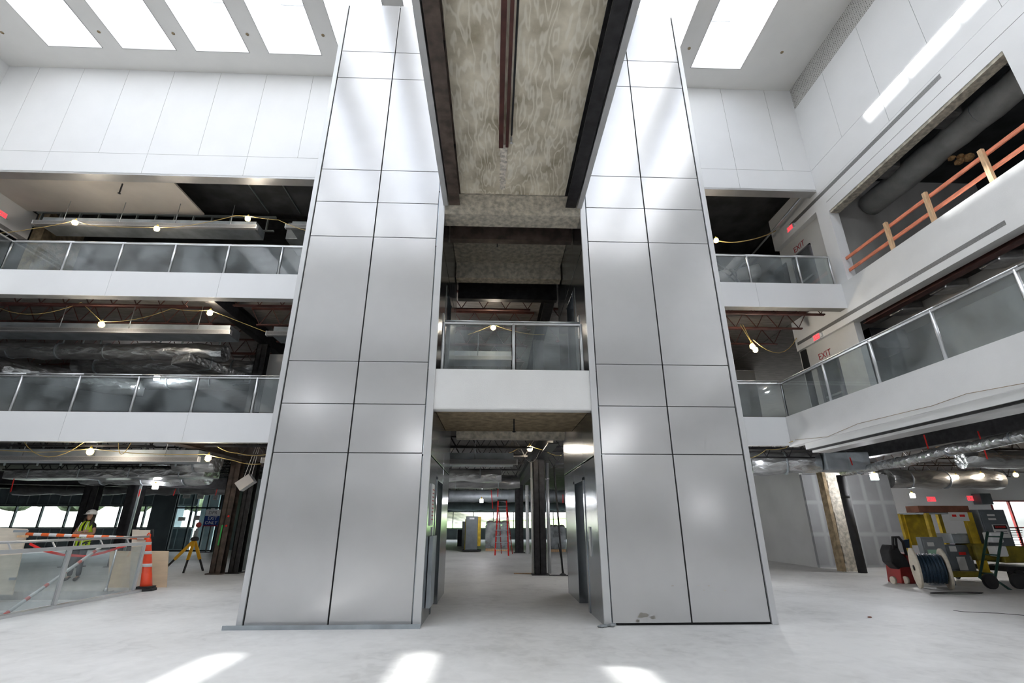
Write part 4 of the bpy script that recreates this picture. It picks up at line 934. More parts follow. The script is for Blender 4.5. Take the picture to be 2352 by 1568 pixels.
cord('yellow cord swagging from the bright light to the right wall', [(1730, 780), (1830, 775), (1848, 750)], [13.85, 15.3, 15.3], [.5, .0], r=.012)
cord('yellow cords around the passage light', [(1150, 1045), (1190, 1030), (1217, 1023), (1250, 1033), (1290, 1045)], 14.6, [.03, .02, .02, .06])
cord('tangled cord hanging beneath the passage lights', [(1180, 1012), (1200, 1040), (1240, 1035), (1275, 1020)], 14.4, [.1, .3, .1], 'blackcord')
cord('pale cord under the corner of the right level two balcony', [(1722, 1052), (1760, 1032), (1806, 1028), (1812, 1016)], 12.9, [.03, .02, .0])
cord('thin cable stapled along the right level two balcony face', [(1812, 1016), (1830, 1010)], 12.6, .0)
m = MB(); pts = [aX(x, y, 7.915) for x, y in ((1826, 1010), (1900, 1003), (1970, 973), (2060, 951), (2140, 932), (2220, 904), (2352, 880))]
m.tube(pts, .005, 5); tag(m.build('power_cord', 'fireb'), 'long thin wire running along the right balcony face', 'cord', 'temporary light cords')
for k, (a, b, Y) in enumerate((((33, 1097), (24, 1130), 17), ((322, 1123), (318, 1140), 19), ((404, 1122), (398, 1138), 22), ((499, 1121), (495, 1137), 22), ((1952, 1050), (1958, 1068), 15), ((2122, 998), (2132, 1030), 12), ((2246, 990), (2268, 1054), 11.5), ((1128, 1125), (1132, 1168), 24), ((1144, 1122), (1143, 1140), 24), ((1293, 1135), (1293, 1155), 24))):
    m = MB(); m.bar(aY(*a, Y), aY(*b, Y), .035, .006, up=(0, 1, 0)); 
    tag(m.build('hanging_tape', 'redtape'), ['red tape strip hanging at the far left of the ground floor', 'red tape strip right of the left black columns', 'red tape strip left of the glass entrance doors', 'red tape strip over the glass entrance doors', 'red tape strip above the fireproofed column', 'short red tape strip over the right bay', 'longest red tape strip, over the right bay', 'red tape strip by the ladder top', 'orange tape strip right of the ladder top tape', 'red tape strip at the right end of passage windows'][k], 'tape', 'red marker tape')

# ================================================================ SIGNS
def exit_sign(label, c, n, up=(0, 0, 1), w=.34, h=.2, mir=1):
    """lit exit sign hung on a wall; c centre, n facing direction"""
    c, n = Vector(c), Vector(n).normalized(); u = Vector(up); s = u.cross(n).normalized()
    t = empty('exit_sign', tuple(c), label, 'exit sign', 'exit signs')
    q = MB(); q.obox(c, s*(w/2), n*.03, u*(h/2)); q.build('housing', 'refl', t, bevel=.01)
    q = MB(); q.obox(c+n*.031, s*(w*.46), n*.002, u*(h*.42)); q.build('face', 'exitred', t)
    text_part('EXIT', h*.78, 'refl', t, c+n*.034, s, u)
    q = MB(); q.obox(c-n*.01+s*(w*.62), s*.04, n*.04, u*.06); q.build('lamp_head', 'refl', t)
    return t
# along the right wall: sign faces -x, reads along -y
p = aX(1816, 524, RX-.03); exit_sign('red lit exit sign high on the right wall at level three', (RX-.03, p.y, p.z), (-1, 0, 0))
p = aX(1877, 774, RX-.03); exit_sign('red lit exit sign on the right wall at level two', (RX-.03, p.y, p.z), (-1, 0, 0))
p = aX(3, 491, LX+.03); exit_sign('red exit sign cut off by the left edge at level three', (LX+.03, p.y, p.z), (1, 0, 0))
p = aY(2138, 1146, 25.86); exit_sign('left of two exit signs on the far white wall at right', tuple(p), (0, -1, 0), w=.5, h=.28)
p = aY(2230, 1144, 25.86); exit_sign('right of two exit signs on the far white wall, near the speaker', tuple(p), (0, -1, 0), w=.5, h=.28)
def wall_door(label, x, y0, y1, z0, h, tx):
    t = empty('exit_door', (x, (y0+y1)/2, z0), label, 'door', 'grey exit doors on the right wall')
    q = MB(); q.box(x-.05, x, y0-.06, y0, z0, z0+h+.06); q.box(x-.05, x, y1, y1+.06, z0, z0+h+.06); q.box(x-.05, x, y0-.06, y1+.06, z0+h, z0+h+.06); q.build('door_frame', 'doorframe', t)
    q = MB(); q.box(x-.03, x-.005, y0, y1, z0, z0+h); q.build('door_leaf', 'greydoor', t)
    q = MB(); q.box(x-.075, x-.03, y0+.08, y1-.12, z0+1.0, z0+1.06); q.build('push_bar', 'alu', t)
    text_part('EXIT', .30, 'redlabel', t, (x-.004, (y0+y1)/2+.05, z0+h+.27), (0, -1, 0), (0, 0, 1), name='painted_letters')
wall_door('grey exit door with painted red letters above, right level three', RX+.2, 13.85, 14.78, 8.3, 2.08, 0)
wall_door('grey exit door with painted red letters above, right level two', RX+.1, 13.75, 14.65, 4.2, 2.1, 0)
m = MB(); m.box(RX+.06, RX+.099, 15.05, 15.35, 4.2, 7.05); tag(m.build('dark_gap_strip', 'black'), 'tall black strip painted as the dark of an unfinished gap left of the level two exit door', 'wall gap')  # black slabs on the wall face paint the darkness of open gaps
m = MB(); m.box(RX+.16, RX+.199, 15.2, 15.42, 8.3, 10.5); tag(m.build('dark_gap_strip', 'black'), 'narrow black strip painted as the dark of a gap left of the level three exit door', 'wall gap')
# blue EXIT ONLY sign
c = aY(487, 1189, 29.2); t = empty('exit_only_sign', tuple(c), 'blue and white EXIT ONLY sign by the glass entrance doors', 'sign')
sw, sh = .80, .88
q = MB(); q.box(c.x-sw/2, c.x+sw/2, 29.2, 29.22, c.z-sh/2, c.z+sh*.12); q.build('blue_panel', 'blue', t)
q = MB(); q.box(c.x-sw/2, c.x+sw/2, 29.2, 29.22, c.z+sh*.12, c.z+sh/2); q.build('white_panel', 'refl', t)
q = MB(); q.box(c.x-sw/2, c.x+sw/2, 29.19, 29.2, c.z-sh/2, c.z-sh*.44); q.build('red_edge', 'redlabel', t)
text_part('DPR', .26, 'inkgrey', t, (c.x, 29.195, c.z+sh*.3), (1, 0, 0), (0, 0, 1))
text_part('EXIT', .25, 'refl', t, (c.x+.03, 29.195, c.z-sh*.03), (1, 0, 0), (0, 0, 1))
text_part('ONLY', .25, 'refl', t, (c.x, 29.195, c.z-sh*.29), (1, 0, 0), (0, 0, 1))
q = MB(); q.box(c.x-.02, c.x+.02, 29.22, 29.3, 0, c.z-sh/2); q.box(c.x-.3, c.x+.3, 29.05, 29.45, 0, .03); q.build('stand', 'darksteel', t)

# ================================================================ LOWER LEFT: cone, boards, barrier bars, tripod, person
def LN(q):   # the post leans a little to the left
    q.v = [Vector((v.x-.2*max(0, v.z-.1), v.y, v.z)) for v in q.v]; return q
def cone_post(label, x, y):
    t = empty('delineator_post', (x, y, 0), label, 'traffic delineator')
    q = MB(); q.lathe((x, y, .09), [(.13, 0), (.12, .08), (.105, .3), (.10, .30), (.095, .55), (.075, .78), (.06, 1.0), (.05, 1.06), (.03, 1.08)], 18); LN(q).build('tube', 'orange', t)
    for z0, r in ((.52, .103), (.80, .082)):
        q = MB(); q.lathe((x, y, z0), [(r, 0), (r-.012, .12)], 18); LN(q).build('reflective_band', 'refl', t)
    q = MB(); q.tube([(x-.03, y, 1.15), (x-.035, y, 1.24), (x, y, 1.28), (x+.035, y, 1.24), (x+.03, y, 1.15)], .016, 8); LN(q).build('handle_loop', 'orange', t)
    q = MB(); q.prism([(x+.235*math.cos(a), y+.235*math.sin(a), 0) for a in [PI/8+k*PI/4 for k in range(8)]], (0, 0, .06)); q.box(x-.15, x+.15, y-.15, y+.15, .06, .1); q.build('rubber_base', 'rubber', t, bevel=.01)
    q = MB(); q.box(x+.01, x+.06, y+.05, y+.09, 1.2, 1.36); LN(q).build('dark_tag', 'rubber', t)
p = aZ(333, 1356); cone_post('orange and white traffic delineator post at the end of the stair railing', p.x, p.y)
def board(name, label, cs, th, mat, cat='board', grp=None):
    """cs four corner points; th thickness vector"""
    m = MB(); m.prism(cs, th); return tag(m.build(name, mat), label, cat, grp)
P = lambda x, y, Y: aY(x, y, Y)
p0 = aZ(247, 1352); Yb = 13.8
a, b = aY(247, 1352, Yb), aY(381, 1354, Yb); zt2 = aY(386, 1265, Yb+.3).z
board('plywood_sheet', 'tan plywood sheet leaning behind the delineator post', [(a.x, Yb, 0), (b.x, Yb, 0), tuple(aY(387, 1265, Yb+.22)), tuple(aY(252, 1265, Yb+.22))], (0, .02, 0), 'ply')
a, b = aY(290, 1357, 13.1), aY(322, 1357, 13.1); zt3 = aY(345, 1215, 13.3).z
board('pale_board', 'pale upright board behind the railing end, nearer the post', [(a.x, 13.2, 0), (b.x, 13.2, 0), tuple(aY(344, 1217, 13.3)), tuple(aY(318, 1217, 13.3))], (0, .03, 0), 'boardw')
board('pale_board', 'pale narrow upright board left of the railing end', [(a.x-.1, 13.34, 0), (a.x+.08, 13.34, 0), tuple(aY(318, 1216, 13.45)), tuple(aY(304, 1216, 13.45))], (0, .03, 0), 'boardw')
a, b = aY(-40, 1350, 12.6), aY(27, 1350, 12.6); zt4 = aY(63, 1214, 12.6).z
board('large_board', 'large pale board with grey strips at the left edge of the picture', [(a.x, 12.6, 0), (b.x+.05, 12.6, 0), tuple(aY(62, 1214, 12.65)), tuple(aY(-30, 1211, 12.65))], (0, .03, 0), 'boardw')
for k, (x0, x1, y0, y1, mt) in enumerate(((32, 62, 1217, 1222, 'galv'), (40, 62, 1229, 1234, 'lumber'), (22, 34, 1326, 1332, 'galv'))):
    a, b = aY(x0, y0, 12.55), aY(x1, y1, 12.55); m = MB(); m.box(a.x, b.x, 12.54, 12.58, b.z, a.z)
    tag(m.build('cleat', mt), ['grey cleat near the top of the large board', 'wood cleat below the grey cleat on the large board', 'grey cleat low on the large board'][k], 'cleat', 'cleats on the large board')
# striped bars
def sbar(label, p, q_, r, mat):
    p, q_ = Vector(p), Vector(q_); L = (q_-p).length; m = MB(); m.tube([(0, 0, 0), (L, 0, 0)], r, 12); m.tube([(L*.999, 0, 0), (L*1.004, 0, 0)], r*1.05, 12)
    o = m.build('barrier_bar', mat, loc=(0, 0, 0)); d = (q_-p).normalized(); y = Vector((0, 0, 1)).cross(d).normalized(); z = d.cross(y)
    R = Matrix((d, y, z)).transposed().to_4x4(); R.translation = p; o.matrix_world = R
    return tag(o, label, 'barrier bar', 'striped barrier bars')
sbar('orange and white striped bar lying level along the railing top', aY(60, 1226, 12.6), aY(340, 1236, 13.3), .035, 'striped')
sbar('red and white striped bar slanting behind the railing glass', aY(8, 1413, 9.9), aY(229, 1258, 12.0), .032, 'stripedr')
m = MB(); pts = [aY(*q_, 12.5) for q_ in ((68, 1248), (100, 1264), (145, 1274), (200, 1277), (240, 1268), (290, 1252))]
for a, b in zip(pts, pts[1:]): m.bar(a, b, .006, .05)
tag(m.build('barrier_tape', 'redtape'), 'sagging red barrier tape across the stair opening', 'barrier tape')
# survey tripod with target
c = aY(448, 1235, 17.9); gx = c.x; gy = 17.9
t = empty('survey_tripod', (gx, gy, 0), 'yellow surveying tripod with red round target, in front of the glass doors', 'tripod')
top = .98
for (fx, fy) in ((-.95, .2), (.10, -.42), (.30, .35)):
    A = Vector((gx, gy, top)); B = Vector((gx+fx, gy+fy, .0)); mid = A.lerp(B, .62)
    l = MB(); l.bar(A, mid, .09, .045, up=(0, 1, 0)); l.mi = 1; l.bar(mid, B, .055, .035, up=(0, 1, 0)); l.build('leg', ['tripyel', 'rubber'], t)
q = MB(); q.lathe((gx, gy, top), [(.11, -.03), (.13, 0), (.12, .06), (.06, .1)], 14); q.build('head_plate', 'rubber', t)
q = MB(); q.box(gx-.05, gx+.05, gy-.05, gy+.05, top+.1, top+.3); q.lathe((gx, gy, top+.3), [(.03, 0), (.03, .06)], 10); q.build('tribrach', 'greyboxl', t, bevel=.01)
q = MB(); q.lathe((gx+.03, gy, top+.47), [(.085, -.02), (.085, .02)], 20, 'y'); q.build('round_target', 'redpaint', t)

# --- person: one continuous body grown over a skeleton, clothes and hair as children
def skin_obj(name, joints, edges, mat, parent, sub=2, root=0):
    me = bpy.data.meshes.new(name); bm = bmesh.new(); L = bm.verts.layers.skin.verify(); vs = []
    off = Vector((0, 0, 0)) if parent is None else Vector(parent.location)
    for i, (co, r) in enumerate(joints):
        v = bm.verts.new(Vector(co)-off); v[L].radius = r if isinstance(r, tuple) else (r, r); v[L].use_root = (i == root); vs.append(v)
    for a, b in edges: bm.edges.new((vs[a], vs[b]))
    bm.to_mesh(me); bm.free(); me.materials.append(M[mat]); o = bpy.data.objects.new(name, me); COL.objects.link(o)
    if parent is not None: o.parent = parent
    s = o.modifiers.new('skin', 'SKIN'); s.use_smooth_shade = True
    s2 = o.modifiers.new('sub', 'SUBSURF'); s2.levels = sub; s2.render_levels = sub
    return o
pc = aY(203, 1200, 15.4); hx, hy = pc.x, 15.4
PS = 1.08   # stature factor so that the hard hat meets the photographed height
def J(x, y, z): return (hx+x*PS, hy+y*PS, z*PS)
pe = empty('person', (hx, hy, 0), 'person in white hard hat and lime vest with arms folded, behind stair railing', 'person')
Jt = [(J(0, 0, .93), .125), (J(0, 0, 1.08), .105), (J(0, 0, 1.22), .125), (J(0, .01, 1.36), .105), (J(.005, 0, 1.44), .05), (J(.015, -.01, 1.50), .052), (J(.02, -.015, 1.575), (.078, .092)), (J(.02, -.01, 1.65), (.07, .085)),
      (J(-.165, 0, 1.365), .052), (J(-.25, -.03, 1.14), .040), (J(-.06, -.20, 1.165), .034), (J(.08, -.225, 1.19), .028),
      (J(.165, 0, 1.365), .052), (J(.25, -.03, 1.14), .040), (J(.06, -.18, 1.14), .034), (J(-.07, -.20, 1.13), .028),
      (J(-.09, 0, .86), .088), (J(-.10, -.01, .48), .055), (J(-.11, .02, .09), .037), (J(-.12, -.10, .035), .035),
      (J(.09, 0, .86), .088), (J(.10, -.01, .48), .055), (J(.11, .02, .09), .037), (J(.12, -.10, .035), .035)]
Ed = [(0, 1), (1, 2), (2, 3), (3, 4), (4, 5), (5, 6), (6, 7), (3, 8), (8, 9), (9, 10), (10, 11), (3, 12), (12, 13), (13, 14), (14, 15), (0, 16), (16, 17), (17, 18), (18, 19), (0, 20), (20, 21), (21, 22), (22, 23)]
body = skin_obj('body', Jt, Ed, 'skin', pe)
def hand(name, wrist, d, up, s):
    """five separate curled fingers and a thumb leaving the side of the palm"""
    w = Vector(wrist); d = Vector(d).normalized(); u = Vector(up).normalized(); n = d.cross(u).normalized()*s
    js = [(w, .022), (w+d*.05, (.030, .018))]; es = [(0, 1)]
    for k, L in enumerate((.062, .072, .068, .052)):
        o = u*(.026-.0175*k); b = w+d*.088+o; i = len(js)
        js += [(b, .0095), (b+d*L*.5+n*.008, .0085), (b+d*L*.85+n*.03, .0075)]; es += [(1, i), (i, i+1), (i+1, i+2)]
    i = len(js); js += [(w+d*.035+u*.038, .011), (w+d*.075+u*.052+n*.01, .009)]; es += [(1, i), (i, i+1)]
    return skin_obj(name, js, es, 'skin', pe, 1, 1)
hand('hand', J(.08, -.225, 1.19), (1, .12, .12), (0, -.2, 1), -1)
hand('hand', J(-.07, -.20, 1.13), (-1, .15, .1), (0, -.2, 1), 1)
skin_obj('trousers', [(J(0, 0, .95), .14), (J(-.09, 0, .86), .10), (J(-.10, -.01, .48), .072), (J(-.11, .02, .10), .062), (J(.09, 0, .86), .10), (J(.10, -.01, .48), .072), (J(.11, .02, .10), .062)], [(0, 1), (1, 2), (2, 3), (0, 4), (4, 5), (5, 6)], 'jeans', pe)
for s in (-1, 1): skin_obj('boot', [(J(s*.11, .03, .10), .05), (J(s*.115, .0, .045), .05), (J(s*.125, -.12, .035), .045)], [(0, 1), (1, 2)], 'rubber', pe, 1, 1)
skin_obj('shirt', [(J(0, 0, .96), .125), (J(0, 0, 1.22), .135), (J(0, .01, 1.365), .112), (J(.005, 0, 1.41), .07), (J(-.165, 0, 1.365), .062), (J(-.205, -.01, 1.24), .054), (J(.165, 0, 1.365), .062), (J(.205, -.01, 1.24), .054)], [(0, 1), (1, 2), (2, 3), (2, 4), (4, 5), (2, 6), (6, 7)], 'shirt', pe, 2)
# vest: open-fronted shell following the torso
q = MB(); rows = [(.78, .185, .145), (.95, .18, .14), (1.08, .165, .13), (1.2, .172, .15), (1.31, .18, .15), (1.40, .165, .115), (1.45, .10, .08)]; n = 24; vs = []
for z, rx, ry in rows:
    for k in range(n+1):
        a = -PI/2+.16+(2*PI-.32)*k/n; vs.append(J(rx*math.cos(a), ry*math.sin(a), z))
q.smooth = True; q.add(vs, [(i*(n+1)+k, i*(n+1)+k+1, (i+1)*(n+1)+k+1, (i+1)*(n+1)+k) for i in range(len(rows)-1) for k in range(n)])
v = q.build('vest', 'lime', pe); md = v.modifiers.new('solid', 'SOLIDIFY'); md.thickness = .012
for x in (-.095, .095):
    q = MB(); q.tube([J(x*.9, -.118, 1.42), J(x, -.158, 1.3), J(x, -.16, 1.2), J(x*.98, -.142, 1.08), J(x, -.152, .95), J(x, -.155, .80)], .012, 6); q.build('reflective_stripe', 'refl', v)
# head details: hair, face, hard hat
q = MB(); q.smooth = True
q.sphere(J(.02, .025, 1.57), .108*PS, 16, 10, (.92, .95, 1.12)); q.build('hair_cap', 'hair', pe)
for s in (-1, 1):
    skin_obj('hair_lock', [(J(.02+s*.075, .01, 1.6), (.035, .05)), (J(.02+s*.088, -.02, 1.5), (.038, .05)), (J(.02+s*.10, -.06, 1.38), (.042, .045)), (J(.02+s*.09, -.09, 1.26), (.025, .03))], [(0, 1), (1, 2), (2, 3)], 'hair', pe, 2)
skin_obj('hair_back', [(J(.02, .06, 1.6), .07), (J(.02, .075, 1.48), .075), (J(.02, .085, 1.33), .06)], [(0, 1), (1, 2)], 'hair', pe, 2)
q = MB(); q.smooth = True; q.sphere(J(.03, -.035, 1.56), .078*PS, 16, 12, (.88, .95, 1.25)); fc = q.build('face', 'skin', pe)
q = MB(); q.prism([J(.022, -.105, 1.575), J(.040, -.105, 1.575), J(.046, -.108, 1.535), J(.016, -.108, 1.535)], (0, .02, 0)); q.add([J(.031, -.128, 1.54), J(.02, -.106, 1.533), J(.042, -.106, 1.533), J(.031, -.108, 1.58)], [(0, 1, 2), (0, 2, 3), (0, 3, 1)]); q.build('nose', 'skin', fc)
for s in (-1, 1):
    q = MB(); q.sphere(J(.031+s*.030, -.103, 1.582), .012, 8, 6, (1.2, .6, .7)); q.build('eye', 'refl', fc); q = MB(); q.sphere(J(.031+s*.030, -.110, 1.582), .0065, 6, 5); q.build('iris', 'hair', fc)
    q = MB(); q.tube([J(.031+s*.015, -.107, 1.602), J(.031+s*.045, -.098, 1.604)], .004, 5); q.build('eyebrow', 'hair', fc)
q = MB(); q.sphere(J(.031, -.105, 1.505), .02, 8, 6, (1.1, .5, .4)); q.build('mouth', 'lip', fc)
q = MB(); q.smooth = True
hc = Vector(J(.022, -.005, 1.63)); prof = []
rows = 8; n = 20; vs = []
for i in range(rows+1):
    a = PI/2*i/rows
    for k in range(n):
        t2 = 2*PI*k/n; vs.append(hc+Vector((.122*PS*math.cos(a)*math.cos(t2), .138*PS*math.cos(a)*math.sin(t2), .115*PS*math.sin(a))))
q.add(vs, [(i*n+k, i*n+(k+1) % n, (i+1)*n+(k+1) % n, (i+1)*n+k) for i in range(rows) for k in range(n)])
for k in range(n):   # brim, longer in front
    pass
vs = []
for k in range(n):
    t2 = 2*PI*k/n; e = .012+.05*max(0, -math.sin(t2))**2
    vs += [hc+Vector((.121*PS*math.cos(t2), .137*PS*math.sin(t2), .004)), hc+Vector(((.121+e)*PS*math.cos(t2), (.137+e)*PS*math.sin(t2), -.012))]
q.add(vs, [(2*k, 2*k+1, 2*((k+1) % n)+1, 2*((k+1) % n)) for k in range(n)])
hat = q.build('hard_hat', 'refl', pe); md = hat.modifiers.new('solid', 'SOLIDIFY'); md.thickness = .006
q = MB(); q.box(hc.x-.035, hc.x+.035, hc.y-.138*PS, hc.y-.12*PS, hc.z+.045, hc.z+.058); q.build('black_badge', 'rubber', hat)

# ================================================================ DOWN THE PASSAGE
def Pz(px, py): return aZ(px, py)
b0 = aZ(1085, 1268); t = empty('upright_cabinet', (b0.x, b0.y, 0), 'tall grey cabinet with yellow side standing deep in the passage', 'cabinet')
Yc = 29.0; xa, xb = aY(1068, 1268, Yc).x, aY(1096, 1266, Yc).x; xc = aY(1103, 1266, Yc).x
q = MB(); q.box(xa, xb, Yc, Yc+.7, .12, 1.86); q.build('body', 'greybox', t, bevel=.02)
q = MB(); q.box(xb, xc, Yc+.02, Yc+.7, .3, 1.84); q.build('yellow_side', 'yellow', t, bevel=.01)
q = MB(); q.box(xa-.05, xa, Yc+.1, Yc+.6, .12, 1.7); q.build('edge_strip', 'olive', t)
q = MB(); q.box(xa-.15, xc+.02, Yc-.1, Yc+.8, .04, .12); q.build('base_skid', 'rubber', t)
q = MB(); q.box(xa+.2, xb-.2, Yc-.012, Yc, 1.7, 1.78); q.build('name_plate', 'refl', t)
Yc = 34; xa, xb = aY(1060, 1256, Yc).x, aY(1070, 1256, Yc).x
q = MB(); q.box(xa, xb, Yc, Yc+.8, 0, 1.6); tag(q.build('machine_box', 'greybox', bevel=.02), 'medium grey box just left of the tall passage cabinet', 'equipment box')
Yc = 36; xa, xb = aY(1050, 1252, Yc).x, aY(1061, 1252, Yc).x
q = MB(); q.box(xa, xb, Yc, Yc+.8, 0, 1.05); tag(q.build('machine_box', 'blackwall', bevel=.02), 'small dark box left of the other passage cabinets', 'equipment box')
def sack_pallet(label, x0, x1, y, rows, h=1.5):
    t = empty('sack_pallet', ((x0+x1)/2, y, 0), label, 'pallet of sacks', 'plastic wrapped pallets')
    q = MB()
    for k in range(3): q.box(x0, x1, y+k*.45, y+k*.45+.09, 0, .1)
    for k in range(7): q.box(x0, x1, y+k*.16, y+k*.16+.11, .1, .13)
    q.build('pallet', 'lumber', t)
    hh = (h-.14)/rows
    for r in range(rows):
        q = MB()
        for k in range(3):
            w = (x1-x0)/3; q.sphere((x0+w*(k+.5)+random.uniform(-.03, .03), y+.5, .14+hh*(r+.5)), 1, 14, 8, (w*.56, .55, hh*.62))
        q.build('sack_layer', 'plastic', t)
    q = MB(); q.box(x0-.02, x1+.02, y-.04, y-.03, .15, h-.1); q.build('plastic_wrap', 'film', t)
sack_pallet('stack of plastic wrapped sacks behind the ladder', aY(1115, 1264, 30).x, aY(1170, 1264, 30).x, 30, 7, 1.62)
sack_pallet('wrapped sacks half hidden at the right end of the passage', aY(1262, 1266, 29).x, aY(1300, 1266, 29).x, 29, 6, 1.4)
# step ladder
t = empty('step_ladder', (.45, 26.8, 0), 'tall orange fibreglass step ladder deep in the passage', 'ladder')
F = [aZ(1137, 1275), aZ(1168, 1276)]; Bk = [Vector((F[0].x+.35, F[0].y+1.5, 0)), Vector((F[1].x+.25, F[1].y+1.5, 0))]
tp = aY(1152, 1150, 26.9); TL, TR_ = Vector((tp.x-.18, 26.9, 2.62)), Vector((tp.x+.26, 26.9, 2.62))
for a, b in ((F[0], TL), (F[1], TR_)):
    q = MB(); q.bar(a, b, .07, .035); q.build('front_rail', 'orange' if 0 else 'redtape', t)
for a, b in ((Bk[0], TL+Vector((0, .15, 0))), (Bk[1], TR_+Vector((0, .15, 0)))):
    q = MB(); q.bar(a, b, .05, .03); q.build('rear_rail', 'redpaint', t)
for k in range(1, 9):
    f = k/9; q = MB(); q.bar(F[0].lerp(TL, f), F[1].lerp(TR_, f), .08, .03); q.build('step', 'galv', t)
q = MB(); q.obox((TL+TR_)/2+Vector((0, .08, .02)), (.26, 0, 0), (0, .16, 0), (0, 0, .03)); q.build('top_cap', 'rubber', t)
for k in range(1, 6):
    f = k/6; q = MB(); q.bar(Bk[0].lerp(TL, f), Bk[1].lerp(TR_, f), .03, .02); q.build('rear_brace', 'galv', t)
q = MB(); q.tube([(2.2, 16.48, 0.02), (2.05, 16.7, 3.3)], .03, 8); q.lathe((2.2, 16.48, 0), [(.1, 0), (.1, .02), (.04, .05)], 10); q.tube([(2.25, 16.6, .02), (2.1, 16.6, .9)], .015, 6)
tag(q.build('prop_pole', 'rubber'), 'thin black prop pole leaning right of the passage column', 'pole')
q = MB(); q.tube([aZ(1240, 1316), (1.75, 16.2, .02), (2.4, 16.1, .02)], .015, 6); tag(q.build('hose', 'blackcord'), 'black hose on the floor at the foot of the passage column', 'hose')
q = MB(); q.box(aZ(1180, 1316).x, aZ(1225, 1316).x, 16.85, 16.95, 0, .02); tag(q.build('floor_strip', 'lumber'), 'short wood strip on the floor left of the passage column', 'wood strip')
# hanging broken light fitting and pale panel left of the left tower
c = aY(565, 1108, 15.6); t = empty('dangling_fitting', tuple(c), 'dangling tilted metal light fitting beside the left tower', 'light fitting')
q = MB(); q.obox(c, Vector((.16, .05, .14)), Vector((-.02, .16, 0)), Vector((-.10, 0, .11))); q.build('housing', 'galvl', t)
for dx in (-.1, .02, .12): q = MB(); q.tube([c+Vector((dx, 0, .1)), c+Vector((dx*.5+.15, 0, 1.1))], .008, 5); q.build('wire', 'refl', t)
m = MB(); m.box(aY(548, 1300, 18.5).x, aY(600, 1300, 18.5).x, 18.5, 18.6, 0, 3.0); tag(m.build('wall_panel', 'sheathl'), 'pale grey wall panel left of the left tower on ground floor', 'wall panel')
m = MB(); m.box(aY(607, 850, 17.6).x, aY(660, 850, 17.6).x, 17.6, 17.7, 4.2, 7.5); tag(m.build('wall_panel', 'exitwall'), 'pale wall panel left of the left tower on level two', 'wall panel')

# ================================================================ LOWER RIGHT EQUIPMENT
Y0 = 14.0
def xz(px, py, Y=Y0): v = aY(px, py, Y); return v.x, v.z
t = empty('equipment_cart', (13.4, 14, 0), 'yellow-framed steel cart with brown plank on top, right ground floor', 'cart')
xl, _ = xz(2124, 1180); xr, zt = xz(2222, 1178)
xl = xz(2135, 1200)[0]; xr = xz(2240, 1240)[0]
q = MB(); q.box(xl-.05, xl+.05, Y0-.02, Y0+.08, .22, zt); q.build('left_post', 'yellow', t, bevel=.01)
q = MB(); q.box(xr-.12, xr+.12, Y0-.04, Y0+.06, .2, zt+.02); q.build('right_post', 'yellow', t, bevel=.01)
for x in (xl, xr): q = MB(); q.box(x-.05, x+.05, Y0+.9, Y0+1.0, .22, zt); q.build('rear_post', 'yellow', t)
q = MB(); q.box(xl-.1, xr+.15, Y0-.05, Y0+.05, .14, .26); q.box(xl-.1, xr+.15, Y0+.9, Y0+1.0, .14, .26); q.box(xl-.1, xl, Y0, Y0+.95, .14, .26); q.box(xr, xr+.12, Y0, Y0+.95, .14, .26); q.build('base_frame', 'olive', t)
q = MB(); q.box(xl+.03, xl+.85, Y0+.85, Y0+.9, .9, zt-.03); q.build('back_panel', 'yellow', t)
q = MB(); q.box(xl-.05, xr+.1, Y0+.05, Y0+.95, zt-.02, zt+.01); q.build('top_shelf', 'galv', t)
q = MB(); q.box(xl-.12, xr+.2, Y0+.1, Y0+.55, zt+.02, zt+.20); q.build('plank', 'hardboard', t, bevel=.006)
for (x, y) in ((xl+.1, Y0+.1), (xr, Y0+.1), (xl+.1, Y0+.9), (xr, Y0+.9)):
    q = MB(); q.lathe((x, y, .075), [(.075, -.02), (.075, .02)], 14, 'x'); q.build('caster', 'rubber', t)
def cabinet(label, x0, x1, y0, y1, z0, z1, mat, notes=(), tilt=None, grp='steel cabinets and boxes on the cart'):
    t = empty('steel_cabinet', ((x0+x1)/2, (y0+y1)/2, z0), label, 'cabinet', grp)
    q = MB(); q.box(x0, x1, y0, y1, z0, z1); q.build('body', mat, t, bevel=.01)
    q = MB(); q.box(x0+.04, x1-.04, y0-.015, y0, z0+.05, z1-.05); dr = q.build('door', mat, t, bevel=.004)
    for (fx, fz, w, h, mt) in notes:
        q = MB(); cx, cz = x0+(x1-x0)*fx, z0+(z1-z0)*fz; q.box(cx-w/2, cx+w/2, y0-.02, y0-.016, cz-h/2, cz+h/2); nn = q.build('label_sheet', mt, dr)
    q = MB(); q.box(x1-.1, x1-.07, y0-.04, y0-.015, (z0+z1)/2-.06, (z0+z1)/2+.06); q.build('handle', 'alu', dr)
    return t
x0, z1 = xz(2130, 1233, 13.5); x1, _ = xz(2176, 1233, 13.5)
x0 = xz(2148, 1290, 13.5)[0]-.27; x1 = x0+.62
cabinet('grey electrical panel with pale green note, leaning in front of the cart', x0, x1, 13.45, 13.6, 0.0, xz(2150, 1233, 13.5)[1], 'greyboxl', ((.42, .62, .34, .27, 'green'), (.36, .85, .18, .1, 'paper')), grp='steel cabinets near the cart')
xa = xz(2190, 1290)[0]; cabinet('grey cabinet sitting low inside the yellow cart', xa-.05, xa+.68, Y0+.1, Y0+.7, .27, xz(2200, 1252)[1], 'greybox', ((.3, .86, .2, .14, 'paper'), (.5, .3, .24, .34, 'paper'), (.62, .68, .2, .07, 'redtape')), grp='steel cabinets near the cart')
